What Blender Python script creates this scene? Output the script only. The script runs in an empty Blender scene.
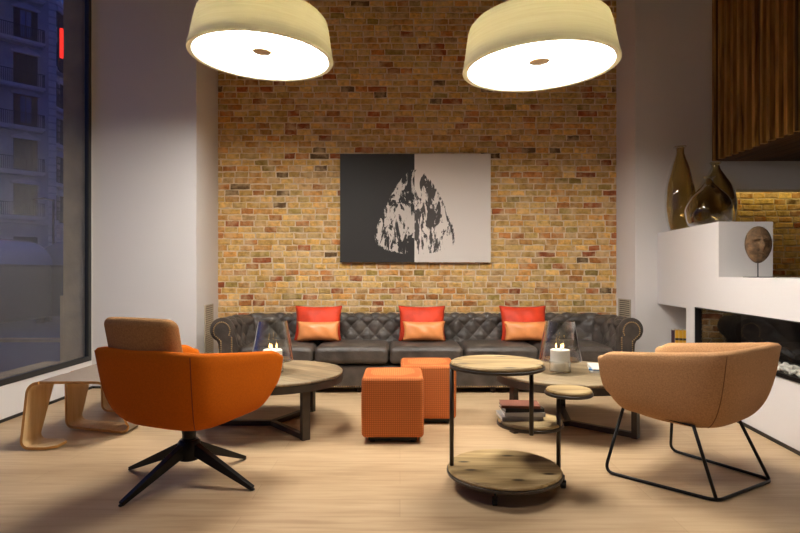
import bpy, bmesh, math, random
from mathutils import Vector, Matrix
from math import sin, cos, pi, atan2, sqrt, radians as R
rnd = random.Random(7)
scene = bpy.context.scene
col = scene.collection

# ------------------------------------------------------------------ helpers
def link(name, me, mats, parent=None, loc=(0, 0, 0), rotz=0.0, smooth=False):
    o = bpy.data.objects.new(name, me)
    col.objects.link(o)
    if mats is not None:
        for m in (mats if isinstance(mats, (list, tuple)) else [mats]):
            me.materials.append(m)
    if parent is not None:
        o.parent = parent
    o.location = loc
    o.rotation_euler = (0, 0, rotz)
    if smooth:
        for p in me.polygons:
            p.use_smooth = True
    return o

def tag(o, label=None, cat=None, group=None, kind=None):
    if label: o['label'] = label
    if cat: o['category'] = cat
    if group: o['group'] = group
    if kind: o['kind'] = kind
    return o

def thing(name, label, cat, loc=(0, 0, 0), rotz=0.0, group=None):
    o = bpy.data.objects.new(name, None)
    col.objects.link(o)
    o.location = loc
    o.rotation_euler = (0, 0, rotz)
    o.empty_display_size = 0.05
    return tag(o, label, cat, group)

def copy_tree(o, parent=None):
    c = o.copy(); col.objects.link(c)
    if parent is not None: c.parent = parent
    for ch in list(o.children):
        copy_tree(ch, c)
    return c

class MB:
    """mesh builder: collects pieces, builds one mesh"""
    def __init__(s): s.v = []; s.f = []; s.mi = []; s.cur = 0
    def add(s, v, f):
        n = len(s.v); s.v += [tuple(p) for p in v]
        for q in f:
            s.f.append([i + n for i in q]); s.mi.append(s.cur)
        return s
    def box(s, x0, x1, y0, y1, z0, z1):
        v = [(x0,y0,z0),(x1,y0,z0),(x1,y1,z0),(x0,y1,z0),(x0,y0,z1),(x1,y0,z1),(x1,y1,z1),(x0,y1,z1)]
        return s.add(v, [(0,3,2,1),(4,5,6,7),(0,1,5,4),(1,2,6,5),(2,3,7,6),(3,0,4,7)])
    def prism(s, poly, z0, z1):
        n = len(poly)
        a = sum(poly[i][0]*poly[(i+1)%n][1]-poly[(i+1)%n][0]*poly[i][1] for i in range(n))
        if a < 0: poly = poly[::-1]
        v = [(x,y,z0) for x,y in poly] + [(x,y,z1) for x,y in poly]
        f = [tuple(range(n))[::-1], tuple(range(n, 2*n))]
        f += [(i,(i+1)%n,n+(i+1)%n,n+i) for i in range(n)]
        return s.add(v, f)
    def xzprism(s, poly, y0, y1):
        """outline in x,z extruded along y"""
        n = len(poly)
        a = sum(poly[i][0]*poly[(i+1)%n][1]-poly[(i+1)%n][0]*poly[i][1] for i in range(n))
        if a < 0: poly = poly[::-1]
        v = [(x,y0,z) for x,z in poly] + [(x,y1,z) for x,z in poly]
        f = [tuple(range(n)), tuple(range(n,2*n))[::-1]]
        f += [(i,n+i,n+(i+1)%n,(i+1)%n) for i in range(n)]
        return s.add(v, f)
    def lathe(s, prof, seg=48, c=(0,0,0), cap0=True, cap1=True):
        v = []; f = []
        for r,z in prof:
            for k in range(seg):
                t = 2*pi*k/seg
                v.append((c[0]+r*cos(t), c[1]+r*sin(t), c[2]+z))
        m = len(prof)
        for i in range(m-1):
            for k in range(seg):
                k2 = (k+1)%seg
                f.append((i*seg+k, i*seg+k2, (i+1)*seg+k2, (i+1)*seg+k))
        if cap0: f.append(tuple(range(seg))[::-1])
        if cap1: f.append(tuple((m-1)*seg+k for k in range(seg)))
        return s.add(v, f)
    def tube(s, pts, r, seg=10, closed=False):
        pts = [Vector(p) for p in pts]; n = len(pts)
        rr = r if isinstance(r,(list,tuple)) else [r]*n
        v = []; f = []; up = None
        for i,p in enumerate(pts):
            if closed: d = pts[(i+1)%n]-pts[i-1]
            else: d = pts[min(i+1,n-1)]-pts[max(i-1,0)]
            d.normalize()
            if up is None:
                up = Vector((0,0,1)) if abs(d.z) < .9 else Vector((1,0,0))
            a = d.cross(up); a.normalize(); b = a.cross(d); b.normalize(); up = b
            for k in range(seg):
                t = 2*pi*k/seg
                v.append(tuple(p + a*(rr[i]*cos(t)) + b*(rr[i]*sin(t))))
        for i in range(n if closed else n-1):
            j = (i+1)%n
            for k in range(seg):
                k2 = (k+1)%seg
                f.append((i*seg+k, i*seg+k2, j*seg+k2, j*seg+k))
        if not closed:
            f.append(tuple(range(seg))[::-1]); f.append(tuple((n-1)*seg+k for k in range(seg)))
        return s.add(v, f)
    def bar(s, a, b, w0, h0, w1=None, h1=None, up=(0,0,1)):
        """rectangular bar from a to b, width across, height along up"""
        a = Vector(a); b = Vector(b); w1 = w1 or w0; h1 = h1 or h0
        d = (b-a).normalized(); sd = d.cross(Vector(up)).normalized(); u = sd.cross(d)
        v = []
        for p,w,h in ((a,w0,h0),(b,w1,h1)):
            for sx,sz in ((-1,-1),(1,-1),(1,1),(-1,1)):
                v.append(tuple(p+sd*(sx*w/2)+u*(sz*h/2)))
        return s.add(v, [(0,1,2,3),(7,6,5,4),(0,4,5,1),(1,5,6,2),(2,6,7,3),(3,7,4,0)])
    def sphere(s, c, r, n=6, sc=(1,1,1)):
        prof = [(max(1e-4, sin(pi*i/n)), -cos(pi*i/n)) for i in range(n+1)]
        v=[];f=[];seg=n*2
        for a,z in prof:
            for k in range(seg):
                t=2*pi*k/seg; v.append((c[0]+a*cos(t)*r*sc[0], c[1]+a*sin(t)*r*sc[1], c[2]+z*r*sc[2]))
        for i in range(n):
            for k in range(seg):
                k2=(k+1)%seg; f.append((i*seg+k,i*seg+k2,(i+1)*seg+k2,(i+1)*seg+k))
        return s.add(v,f)
    def rbox(s, sx, sy, sz, r, c=(0,0,0), n=4, m=6, fn=None):
        """rounded box, optional displacement fn(p)->p"""
        def axis(h):
            L = [-h + r*(1-math.cos(i/n*pi/2)) if False else -h + r*(i/n) for i in range(n)]
            inner = [(-h+r) + (2*h-2*r)*i/m for i in range(m+1)]
            return L + inner + [-x for x in L[::-1]]
        A = [axis(sx/2), axis(sy/2), axis(sz/2)]
        H = [sx/2, sy/2, sz/2]
        idx = {}; v = []; f = []
        def vert(p):
            k = tuple(round(q,6) for q in p)
            if k in idx: return idx[k]
            inn = Vector([max(-(H[i]-r), min(H[i]-r, p[i])) for i in range(3)])
            d = Vector(p)-inn
            L = max(abs(d.x),abs(d.y),abs(d.z))
            if L > 1e-9:
                # tan-mapped direction for even rounding
                d = Vector([math.tan(abs(q)/r*pi/4)*(1 if q>0 else -1) for q in d])
                d.normalize(); d *= r
            q = inn + d
            if fn: q = Vector(fn(q))
            q = q + Vector(c)
            idx[k] = len(v); v.append(tuple(q)); return idx[k]
        for ax in range(3):
            a1, a2 = (ax+1)%3, (ax+2)%3
            for sg in (-1,1):
                for i in range(len(A[a1])-1):
                    for j in range(len(A[a2])-1):
                        q = []
                        for (u,w) in ((i,j),(i+1,j),(i+1,j+1),(i,j+1)):
                            p = [0,0,0]; p[ax]=sg*H[ax]; p[a1]=A[a1][u]; p[a2]=A[a2][w]
                            q.append(vert(p))
                        if sg < 0: q = q[::-1]
                        if len(set(q)) == 4: f.append(q)
        return s.add(v, f)
    def xform(s, M, start=0):
        s.v[start:] = [tuple(M @ Vector(p)) for p in s.v[start:]]
        return s
    def build(s, name, mats, parent=None, loc=(0,0,0), rotz=0.0, smooth=False, fix=True, angle=None):
        me = bpy.data.meshes.new(name)
        me.from_pydata(s.v, [], s.f)
        for p, k in zip(me.polygons, s.mi): p.material_index = k
        if fix:
            bm = bmesh.new(); bm.from_mesh(me)
            bmesh.ops.recalc_face_normals(bm, faces=bm.faces)
            bm.to_mesh(me); bm.free()
        o = link(name, me, mats, parent, loc, rotz, smooth or angle is not None)
        if angle is not None:
            me.set_sharp_from_angle(angle=R(angle))
        return o

def bevel(o, w=.004, seg=2):
    m = o.modifiers.new('bevel', 'BEVEL'); m.width = w; m.segments = seg; m.limit_method = 'ANGLE'
    for p in o.data.polygons: p.use_smooth = True
    o.data.set_sharp_from_angle(angle=R(50))
    return o

# ------------------------------------------------------------------ materials
def mat(name): 
    m = bpy.data.materials.new(name); m.use_nodes = True
    nt = m.node_tree; b = nt.nodes['Principled BSDF']
    return m, nt, b
def N(nt, t, **kw):
    n = nt.nodes.new(t)
    for k,v in kw.items(): setattr(n,k,v)
    return n
def srgb(r,g,b):
    f = lambda c: (c/255/12.92) if c/255 <= .04045 else ((c/255+.055)/1.055)**2.4
    return (f(r),f(g),f(b),1)
def ramp(nt, stops):
    r = N(nt,'ShaderNodeValToRGB'); e = r.color_ramp.elements
    while len(e) < len(stops): e.new(.5)
    for x,(p,c) in zip(e, stops): x.position = p; x.color = c
    return r
def simple(name, c, rough=.5, metal=0, var=0, scale=20, bump=0, bscale=60, spec=.5, sheen=0, stretch=(1,1,1)):
    m, nt, b = mat(name)
    b.inputs['Base Color'].default_value = c
    b.inputs['Roughness'].default_value = rough
    b.inputs['Metallic'].default_value = metal
    b.inputs['Specular IOR Level'].default_value = spec
    b.inputs['Sheen Weight'].default_value = sheen
    tc = N(nt,'ShaderNodeTexCoord'); mp = N(nt,'ShaderNodeMapping'); mp.inputs['Scale'].default_value = stretch
    nt.links.new(tc.outputs['Object'], mp.inputs['Vector'])
    if var:
        n = N(nt,'ShaderNodeTexNoise'); n.inputs['Scale'].default_value = scale; n.inputs['Detail'].default_value = 5
        nt.links.new(mp.outputs[0], n.inputs['Vector'])
        lo = tuple(max(0,x*(1-var)) for x in c[:3])+(1,); hi = tuple(min(1,x*(1+var)) for x in c[:3])+(1,)
        r = ramp(nt, [(.3,lo),(.7,hi)])
        nt.links.new(n.outputs['Fac'], r.inputs[0]); nt.links.new(r.outputs[0], b.inputs['Base Color'])
    if bump:
        n2 = N(nt,'ShaderNodeTexNoise'); n2.inputs['Scale'].default_value = bscale; n2.inputs['Detail'].default_value = 4
        nt.links.new(mp.outputs[0], n2.inputs['Vector'])
        bp = N(nt,'ShaderNodeBump'); bp.inputs['Strength'].default_value = bump; bp.inputs['Distance'].default_value = .01
        nt.links.new(n2.outputs['Fac'], bp.inputs['Height']); nt.links.new(bp.outputs[0], b.inputs['Normal'])
    return m
def emit(name, c, s):
    m, nt, b = mat(name)
    b.inputs['Base Color'].default_value = c
    b.inputs['Emission Color'].default_value = c; b.inputs['Emission Strength'].default_value = s
    return m
def glass(name, tint, refl=1.0, rough=0.0, ior=1.45):
    m, nt, b = mat(name); nt.nodes.remove(b)
    out = nt.nodes['Material Output']
    t = N(nt,'ShaderNodeBsdfTransparent'); t.inputs[0].default_value = tint
    g = N(nt,'ShaderNodeBsdfGlossy'); g.inputs['Roughness'].default_value = rough
    lw = N(nt,'ShaderNodeLayerWeight'); lw.inputs[0].default_value = .5
    pw = N(nt,'ShaderNodeMath', operation='POWER'); pw.inputs[1].default_value = 2.2; nt.links.new(lw.outputs['Facing'], pw.inputs[0])
    fr = N(nt,'ShaderNodeMath', operation='MULTIPLY_ADD'); fr.inputs[1].default_value = .8; fr.inputs[2].default_value = .010; nt.links.new(pw.outputs[0], fr.inputs[0])
    ml = N(nt,'ShaderNodeMath', operation='MULTIPLY'); ml.inputs[1].default_value = refl; ml.use_clamp = True
    mx = N(nt,'ShaderNodeMixShader')
    nt.links.new(fr.outputs[0], ml.inputs[0]); nt.links.new(ml.outputs[0], mx.inputs[0])
    nt.links.new(t.outputs[0], mx.inputs[1]); nt.links.new(g.outputs[0], mx.inputs[2])
    nt.links.new(mx.outputs[0], out.inputs[0])
    return m
def wood(name, c1, c2, c3, axis='X', scale=3, rough=.5, knots=False, spec=.4):
    m, nt, b = mat(name)
    tc = N(nt,'ShaderNodeTexCoord'); mp = N(nt,'ShaderNodeMapping')
    sc = {'X':(1,12,12),'Y':(12,1,12),'Z':(12,12,1)}[axis]
    mp.inputs['Scale'].default_value = sc
    nt.links.new(tc.outputs['Object'], mp.inputs['Vector'])
    n = N(nt,'ShaderNodeTexNoise'); n.inputs['Scale'].default_value = scale; n.inputs['Detail'].default_value = 8; n.inputs['Distortion'].default_value = .6
    nt.links.new(mp.outputs[0], n.inputs['Vector'])
    r = ramp(nt, [(.3,c1),(.5,c2),(.7,c3)])
    nt.links.new(n.outputs['Fac'], r.inputs[0])
    src = r.outputs[0]
    if knots:
        vo = N(nt,'ShaderNodeTexVoronoi'); vo.voronoi_dimensions='2D'; vo.inputs['Scale'].default_value = 5
        mp2 = N(nt,'ShaderNodeMapping'); mp2.inputs['Scale'].default_value = {'X':(.6,1.4,1),'Y':(1.4,.6,1),'Z':(1,1,.6)}[axis]
        nt.links.new(tc.outputs['Object'], mp2.inputs['Vector']); nt.links.new(mp2.outputs[0], vo.inputs['Vector'])
        rk = ramp(nt, [(.05,(0,0,0,1)),(.12,(1,1,1,1))])
        nt.links.new(vo.outputs['Distance'], rk.inputs[0])
        mx = N(nt,'ShaderNodeMix', data_type='RGBA', blend_type='MIX')
        nt.links.new(rk.outputs[0], mx.inputs['Factor']); mx.inputs['A'].default_value = tuple(x*.35 for x in c1[:3])+(1,)
        nt.links.new(src, mx.inputs['B']); src = mx.outputs['Result']
    nt.links.new(src, b.inputs['Base Color'])
    b.inputs['Roughness'].default_value = rough; b.inputs['Specular IOR Level'].default_value = spec
    bp = N(nt,'ShaderNodeBump'); bp.inputs['Strength'].default_value = .15; bp.inputs['Distance'].default_value = .004
    nt.links.new(n.outputs['Fac'], bp.inputs['Height']); nt.links.new(bp.outputs[0], b.inputs['Normal'])
    return m

M = {}
M['wall'] = simple('white_plaster', srgb(224,219,215), .85, bump=.05, bscale=30)
M['ceil'] = simple('ceiling_paint', srgb(116,90,60), .9)
M['wall_dim'] = simple('taupe_plaster', srgb(120,104,86), .9)
M['mortar'] = simple('mortar', srgb(228,206,172), .95, var=.15, scale=14, bump=.6, bscale=80)
M['dark_gap'] = simple('dark_baseboard', srgb(30,27,25), .5)
M['black_metal'] = simple('black_metal', srgb(26,24,23), .38, metal=.6)
M['bronze'] = simple('bronze_metal', srgb(72,64,55), .42, metal=.55, var=.2, scale=8)
M['frame'] = simple('window_frame_paint', srgb(46,45,42), .45, metal=.2)
M['orange'] = simple('orange_felt', srgb(190,94,14), .9, var=.08, scale=120, bump=.25, bscale=300, spec=.08)
M['tan'] = simple('tan_felt', srgb(182,138,96), .92, var=.16, scale=140, bump=.3, bscale=300, spec=.1)
M['brown_felt'] = simple('brown_felt', srgb(168,124,80), .92, var=.18, scale=140, bump=.3, bscale=300, spec=.1)
M['leather'] = simple('grey_leather', srgb(74,66,59), .45, var=.45, scale=8, bump=.4, bscale=40, spec=.45)
M['brass'] = simple('brass_nails', srgb(196,166,116), .3, metal=1)
M['red_velvet'] = simple('red_velvet', srgb(206,58,22), .6, var=.25, scale=7, bump=.2, bscale=10, spec=.4)
M['orange_satin'] = simple('orange_satin', srgb(222,140,80), .42, var=.12, scale=10, bump=.15, bscale=12)
M['stone'] = simple('stone', srgb(160,134,92), .9, var=.3, scale=5, bump=.6, bscale=18)
M['wax'] = simple('wax', srgb(245,238,225), .5)
M['wick'] = simple('wick', srgb(25,20,18), .9)
M['flame'] = emit('flame', (1,.55,.18,1), 9)
M['glass'] = glass('clear_glass', (.95,.96,.95,1), 2.0)
M['pane'] = glass('window_pane', (.93,.95,.97,1), .8)
M['fireglass'] = glass('fire_glass', (.95,.95,.95,1), .5)
M['vase'] = glass('smoked_amber_glass', (.90,.83,.64,1), 3.5, .03)
M['vase2'] = glass('smoked_grey_glass', (.90,.84,.67,1), 3.5, .03)
M['soot'] = simple('black_steel', srgb(18,15,14), .5)
M['ply'] = wood('light_plywood', srgb(206,170,118), srgb(218,184,132), srgb(226,196,148), 'Z', 2.0, .45)
M['ply_edge'] = simple('plywood_edge', srgb(196,140,70), .5, var=.1, scale=60)
M['grey_lam'] = simple('grey_laminate', srgb(140,124,108), .45, var=.05)
M['top_wood'] = wood('weathered_oak', srgb(136,116,88), srgb(160,140,108), srgb(176,156,124), 'X', 2.2, .6)
M['pine'] = wood('knotty_pine', srgb(112,86,46), srgb(168,140,92), srgb(194,168,120), 'X', 2.0, .55, knots=True)
M['slat'] = wood('cedar_slats', srgb(112,76,30), srgb(164,116,50), srgb(196,148,76), 'Z', 1.8, .6, knots=True)
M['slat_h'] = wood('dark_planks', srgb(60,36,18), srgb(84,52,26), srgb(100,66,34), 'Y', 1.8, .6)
M['dark_wood'] = simple('dark_backing', srgb(40,24,14), .7)
M['diffuser'] = emit('lamp_diffuser', (1,.955,.895,1), 36)
M['vent'] = simple('vent_metal', srgb(178,168,150), .5, metal=.2)
M['bulb'] = emit('fill_lens', (1,.82,.6,1), 20)
M['led'] = emit('led_strip', (1,.78,.30,1), 1.3)
M['pebble'] = simple('white_pebble', srgb(240,234,220), .8, var=.08, scale=30)
M['asphalt'] = simple('street', srgb(70,72,80), .8, var=.2, scale=2)
M['facade'] = simple('facade_plaster', srgb(160,156,160), .9, var=.15, scale=.8)
M['facade_trim'] = simple('facade_trim', srgb(190,184,186), .9, var=.1, scale=2)
M['shutter'] = simple('dark_shutters', srgb(34,31,35), .7, var=.2, scale=3)
M['f_glass'] = simple('far_window_glass', srgb(70,90,130), .06, spec=1.0)
M['bin'] = simple('container_plastic', srgb(34,36,40), .6)
M['iron'] = simple('balcony_iron', srgb(30,28,30), .6)

def shade_material():
    m, nt, b = mat('wood_veneer_shade')
    tc = N(nt,'ShaderNodeTexCoord'); mp = N(nt,'ShaderNodeMapping'); mp.inputs['Scale'].default_value = (1,1,26)
    n = N(nt,'ShaderNodeTexNoise'); n.inputs['Scale'].default_value = 3; n.inputs['Detail'].default_value = 5
    nt.links.new(tc.outputs['Object'], mp.inputs[0]); nt.links.new(mp.outputs[0], n.inputs['Vector'])
    r = ramp(nt, [(.3,srgb(222,216,192)),(.7,srgb(232,228,208))])
    nt.links.new(n.outputs['Fac'], r.inputs[0]); nt.links.new(r.outputs[0], b.inputs['Base Color'])
    b.inputs['Roughness'].default_value = .6
    tr = N(nt,'ShaderNodeBsdfTranslucent'); nt.links.new(r.outputs[0], tr.inputs[0])
    mx = N(nt,'ShaderNodeMixShader'); mx.inputs[0].default_value = .145
    nt.links.new(b.outputs[0], mx.inputs[1]); nt.links.new(tr.outputs[0], mx.inputs[2])
    nt.links.new(mx.outputs[0], nt.nodes['Material Output'].inputs[0])
    return m
M['shade'] = shade_material()

def floor_material():
    m, nt, b = mat('oak_planks')
    tc = N(nt,'ShaderNodeTexCoord')
    br = N(nt,'ShaderNodeTexBrick'); br.offset = .37; br.inputs['Scale'].default_value = 1
    br.inputs['Brick Width'].default_value = 1.9; br.inputs['Row Height'].default_value = .19
    br.inputs['Mortar Size'].default_value = .0015; br.inputs['Mortar Smooth'].default_value = .6
    br.inputs['Color1'].default_value = (0,0,0,1); br.inputs['Color2'].default_value = (1,1,1,1); br.inputs['Mortar'].default_value = (.3,.3,.3,1)
    nt.links.new(tc.outputs['Object'], br.inputs['Vector'])
    mp = N(nt,'ShaderNodeMapping'); mp.inputs['Scale'].default_value = (1.2,14,1)
    nt.links.new(tc.outputs['Object'], mp.inputs[0])
    n = N(nt,'ShaderNodeTexNoise'); n.inputs['Scale'].default_value = 2.2; n.inputs['Detail'].default_value = 9; n.inputs['Distortion'].default_value = .5
    nt.links.new(mp.outputs[0], n.inputs['Vector'])
    n2 = N(nt,'ShaderNodeTexNoise'); n2.inputs['Scale'].default_value = 1.6; n2.inputs['Detail'].default_value = 3
    mp2 = N(nt,'ShaderNodeMapping'); mp2.inputs['Scale'].default_value = (.6,3,1)
    nt.links.new(tc.outputs['Object'], mp2.inputs[0]); nt.links.new(mp2.outputs[0], n2.inputs['Vector'])
    r = ramp(nt, [(.25,srgb(156,126,92)),(.5,srgb(184,156,120)),(.75,srgb(198,172,136))])
    add = N(nt,'ShaderNodeMath', operation='MULTIPLY_ADD'); add.inputs[1].default_value = .10; 
    nt.links.new(br.outputs['Color'], add.inputs[0])
    mixn = N(nt,'ShaderNodeMath', operation='MULTIPLY_ADD'); mixn.inputs[1].default_value = .45
    nt.links.new(n2.outputs['Fac'], mixn.inputs[0])
    h = N(nt,'ShaderNodeMath', operation='MULTIPLY'); h.inputs[1].default_value = .55
    nt.links.new(n.outputs['Fac'], h.inputs[0]); nt.links.new(h.outputs[0], mixn.inputs[2])
    sub = N(nt,'ShaderNodeMath', operation='SUBTRACT'); sub.inputs[1].default_value = .05
    nt.links.new(mixn.outputs[0], sub.inputs[0]); nt.links.new(sub.outputs[0], add.inputs[2])
    nt.links.new(add.outputs[0], r.inputs[0])
    mx = N(nt,'ShaderNodeMix', data_type='RGBA', blend_type='MULTIPLY')
    fc = N(nt,'ShaderNodeMath', operation='MULTIPLY'); fc.inputs[1].default_value = .35
    nt.links.new(br.outputs['Fac'], fc.inputs[0]); nt.links.new(fc.outputs[0], mx.inputs['Factor'])
    nt.links.new(r.outputs[0], mx.inputs['A']); mx.inputs['B'].default_value = (.3,.22,.15,1)
    nt.links.new(mx.outputs['Result'], b.inputs['Base Color'])
    b.inputs['Roughness'].default_value = .42; b.inputs['Specular IOR Level'].default_value = .35
    bp = N(nt,'ShaderNodeBump'); bp.inputs['Strength'].default_value = .08; bp.inputs['Distance'].default_value = .003
    nt.links.new(n.outputs['Fac'], bp.inputs['Height']); nt.links.new(bp.outputs[0], b.inputs['Normal'])
    return m
M['floor'] = floor_material()

def brick_material():
    m, nt, b = mat('old_brick')
    at = N(nt,'ShaderNodeAttribute'); at.attribute_name = 'brick_tint'
    tc = N(nt,'ShaderNodeTexCoord')
    n = N(nt,'ShaderNodeTexNoise'); n.inputs['Scale'].default_value = 22; n.inputs['Detail'].default_value = 7
    nt.links.new(tc.outputs['Object'], n.inputs['Vector'])
    r = ramp(nt, [(.30,(.62,.56,.50,1)),(.6,(1.05,1.05,1.05,1)),(.8,(1.0,1.0,1.0,1))])
    nt.links.new(n.outputs['Fac'], r.inputs[0])
    mx = N(nt,'ShaderNodeMix', data_type='RGBA', blend_type='MULTIPLY'); mx.inputs['Factor'].default_value = 1
    nt.links.new(at.outputs['Color'], mx.inputs['A']); nt.links.new(r.outputs[0], mx.inputs['B'])
    # pale lime smears
    n3 = N(nt,'ShaderNodeTexNoise'); n3.inputs['Scale'].default_value = 9; n3.inputs['Detail'].default_value = 6
    nt.links.new(tc.outputs['Object'], n3.inputs['Vector'])
    r3 = ramp(nt, [(.46,(0,0,0,1)),(.68,(.75,.75,.75,1))]); nt.links.new(n3.outputs['Fac'], r3.inputs[0])
    m2 = N(nt,'ShaderNodeMix', data_type='RGBA'); nt.links.new(r3.outputs[0], m2.inputs['Factor'])
    nt.links.new(mx.outputs['Result'], m2.inputs['A']); m2.inputs['B'].default_value = srgb(224,192,146)
    nt.links.new(m2.outputs['Result'], b.inputs['Base Color'])
    b.inputs['Roughness'].default_value = .92; b.inputs['Specular IOR Level'].default_value = .2
    bp = N(nt,'ShaderNodeBump'); bp.inputs['Strength'].default_value = .8; bp.inputs['Distance'].default_value = .008
    nb = N(nt,'ShaderNodeTexNoise'); nb.inputs['Scale'].default_value = 55; nb.inputs['Detail'].default_value = 5
    nt.links.new(tc.outputs['Object'], nb.inputs['Vector'])
    nt.links.new(nb.outputs['Fac'], bp.inputs['Height']); nt.links.new(bp.outputs[0], b.inputs['Normal'])
    return m
M['brick'] = brick_material()

def pouf_material():
    m, nt, b = mat('orange_check_weave')
    tc = N(nt,'ShaderNodeTexCoord')
    sp = N(nt,'ShaderNodeSeparateXYZ'); nt.links.new(tc.outputs['Object'], sp.inputs[0])
    outs = []
    for ax in 'XYZ':
        s = N(nt,'ShaderNodeMath', operation='MULTIPLY'); s.inputs[1].default_value = 2*pi/.0135
        nt.links.new(sp.outputs[ax], s.inputs[0])
        q = N(nt,'ShaderNodeMath', operation='SINE'); nt.links.new(s.outputs[0], q.inputs[0])
        g = N(nt,'ShaderNodeMath', operation='GREATER_THAN'); g.inputs[1].default_value = .72
        nt.links.new(q.outputs[0], g.inputs[0]); outs.append(g)
    a = N(nt,'ShaderNodeMath', operation='MAXIMUM'); nt.links.new(outs[0].outputs[0], a.inputs[0]); nt.links.new(outs[1].outputs[0], a.inputs[1])
    c = N(nt,'ShaderNodeMath', operation='MAXIMUM'); nt.links.new(a.outputs[0], c.inputs[0]); nt.links.new(outs[2].outputs[0], c.inputs[1])
    mx = N(nt,'ShaderNodeMix', data_type='RGBA'); nt.links.new(c.outputs[0], mx.inputs['Factor'])
    mx.inputs['A'].default_value = srgb(204,118,62); mx.inputs['B'].default_value = srgb(166,88,40)
    nt.links.new(mx.outputs['Result'], b.inputs['Base Color']); b.inputs['Roughness'].default_value = .8
    b.inputs['Specular IOR Level'].default_value = .25
    return m
M['pouf'] = pouf_material()

def parquet_top_material():
    """radial / chevron oak veneer"""
    m, nt, b = mat('veneer_top')
    tc = N(nt,'ShaderNodeTexCoord')
    br = N(nt,'ShaderNodeTexBrick'); br.offset = .5; br.inputs['Scale'].default_value = 1
    br.inputs['Brick Width'].default_value = .34; br.inputs['Row Height'].default_value = .085; br.inputs['Mortar Size'].default_value = .001
    br.inputs['Color1'].default_value = (0,0,0,1); br.inputs['Color2'].default_value = (1,1,1,1); br.inputs['Mortar'].default_value = (0,0,0,1)
    mp0 = N(nt,'ShaderNodeMapping'); mp0.inputs['Rotation'].default_value = (0,0,R(38))
    nt.links.new(tc.outputs['Object'], mp0.inputs[0]); nt.links.new(mp0.outputs[0], br.inputs['Vector'])
    mp = N(nt,'ShaderNodeMapping'); mp.inputs['Scale'].default_value = (2,22,2)
    nt.links.new(mp0.outputs[0], mp.inputs[0])
    n = N(nt,'ShaderNodeTexNoise'); n.inputs['Scale'].default_value = 2.4; n.inputs['Detail'].default_value = 6
    nt.links.new(mp.outputs[0], n.inputs['Vector'])
    ad = N(nt,'ShaderNodeMath', operation='MULTIPLY_ADD'); ad.inputs[1].default_value = .3
    nt.links.new(br.outputs['Color'], ad.inputs[0]); 
    s2 = N(nt,'ShaderNodeMath', operation='MULTIPLY_ADD'); s2.inputs[1].default_value = .8; s2.inputs[2].default_value = -.05
    nt.links.new(n.outputs['Fac'], s2.inputs[0]); nt.links.new(s2.outputs[0], ad.inputs[2])
    r = ramp(nt, [(.2,srgb(98,82,60)),(.5,srgb(136,118,90)),(.8,srgb(164,146,114))])
    nt.links.new(ad.outputs[0], r.inputs[0]); nt.links.new(r.outputs[0], b.inputs['Base Color'])
    b.inputs['Roughness'].default_value = .45
    return m
M['veneer'] = parquet_top_material()

def painting_material():
    """plain black / off-white abstract with loose brushwork in the middle"""
    m, nt, b = mat('abstract_canvas')
    tc = N(nt,'ShaderNodeTexCoord'); sp = N(nt,'ShaderNodeSeparateXYZ'); nt.links.new(tc.outputs['Object'], sp.inputs[0])
    def mth(op, a, c=None, d=None):
        q = N(nt,'ShaderNodeMath', operation=op)
        for i,x in enumerate((a,c,d)):
            if x is None: continue
            if isinstance(x,(int,float)): q.inputs[i].default_value = x
            else: nt.links.new(x, q.inputs[i])
        return q.outputs[0]
    X, Z = sp.outputs['X'], sp.outputs['Z']
    side = mth('GREATER_THAN', X, -.01)
    # falloff blob: ellipse, wider towards the bottom
    wd = mth('MULTIPLY_ADD', Z, -.55, .40)
    ex = mth('DIVIDE', X, wd); ez = mth('DIVIDE', mth('ADD', Z, .04), .50)
    d = mth('SQRT', mth('ADD', mth('POWER', mth('ABSOLUTE', ex), 2.0), mth('POWER', mth('ABSOLUTE', ez), 4.0)))
    mp = N(nt,'ShaderNodeMapping'); mp.inputs['Scale'].default_value = (5.5,1,2.2); mp.inputs['Rotation'].default_value = (0,.35,0)
    nt.links.new(tc.outputs['Object'], mp.inputs[0])
    n = N(nt,'ShaderNodeTexNoise'); n.inputs['Scale'].default_value = 1.7; n.inputs['Detail'].default_value = 9; n.inputs['Roughness'].default_value = .68; n.inputs['Distortion'].default_value = 1.2
    nt.links.new(mp.outputs[0], n.inputs['Vector'])
    inside = mth('LESS_THAN', mth('ADD', d, mth('MULTIPLY', n.outputs['Fac'], .6)), 1.12)
    st = mth('MULTIPLY', mth('GREATER_THAN', n.outputs['Fac'], .50), inside)
    # final value: side XOR stroke
    val = mth('ABSOLUTE', mth('SUBTRACT', side, mth('MULTIPLY', st, .86)))
    r = ramp(nt, [(0,srgb(38,35,33)),(.5,srgb(120,110,104)),(1,srgb(226,216,206))])
    nt.links.new(val, r.inputs[0]); nt.links.new(r.outputs[0], b.inputs['Base Color'])
    b.inputs['Roughness'].default_value = .6
    return m
M['painting'] = painting_material()

# ------------------------------------------------------------------ camera
HC = 1.08
cd = bpy.data.cameras.new('camera'); cam = bpy.data.objects.new('camera', cd); col.objects.link(cam)
cam.location = (0,0,HC); cam.rotation_euler = (pi/2,0,0)
cd.sensor_width = 36; cd.lens = 36*560/800; cd.shift_y = 5.5/800; cd.clip_start = .05; cd.clip_end = 300
scene.camera = cam
F = 560.0

# ------------------------------------------------------------------ setting
def struct(name, mb, m, **kw):
    o = mb.build(name, m, **kw); return tag(o, kind='structure')
YB = 6.0            # brick wall plane
CEIL = 4.15
struct('floor', MB().box(-3.05,6.2,-4.2,6.6,-.1,0), M['floor'])
struct('ceiling', MB().box(-3.05,6.2,-4.2,6.6,CEIL,CEIL+.1), M['ceil'])

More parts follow.
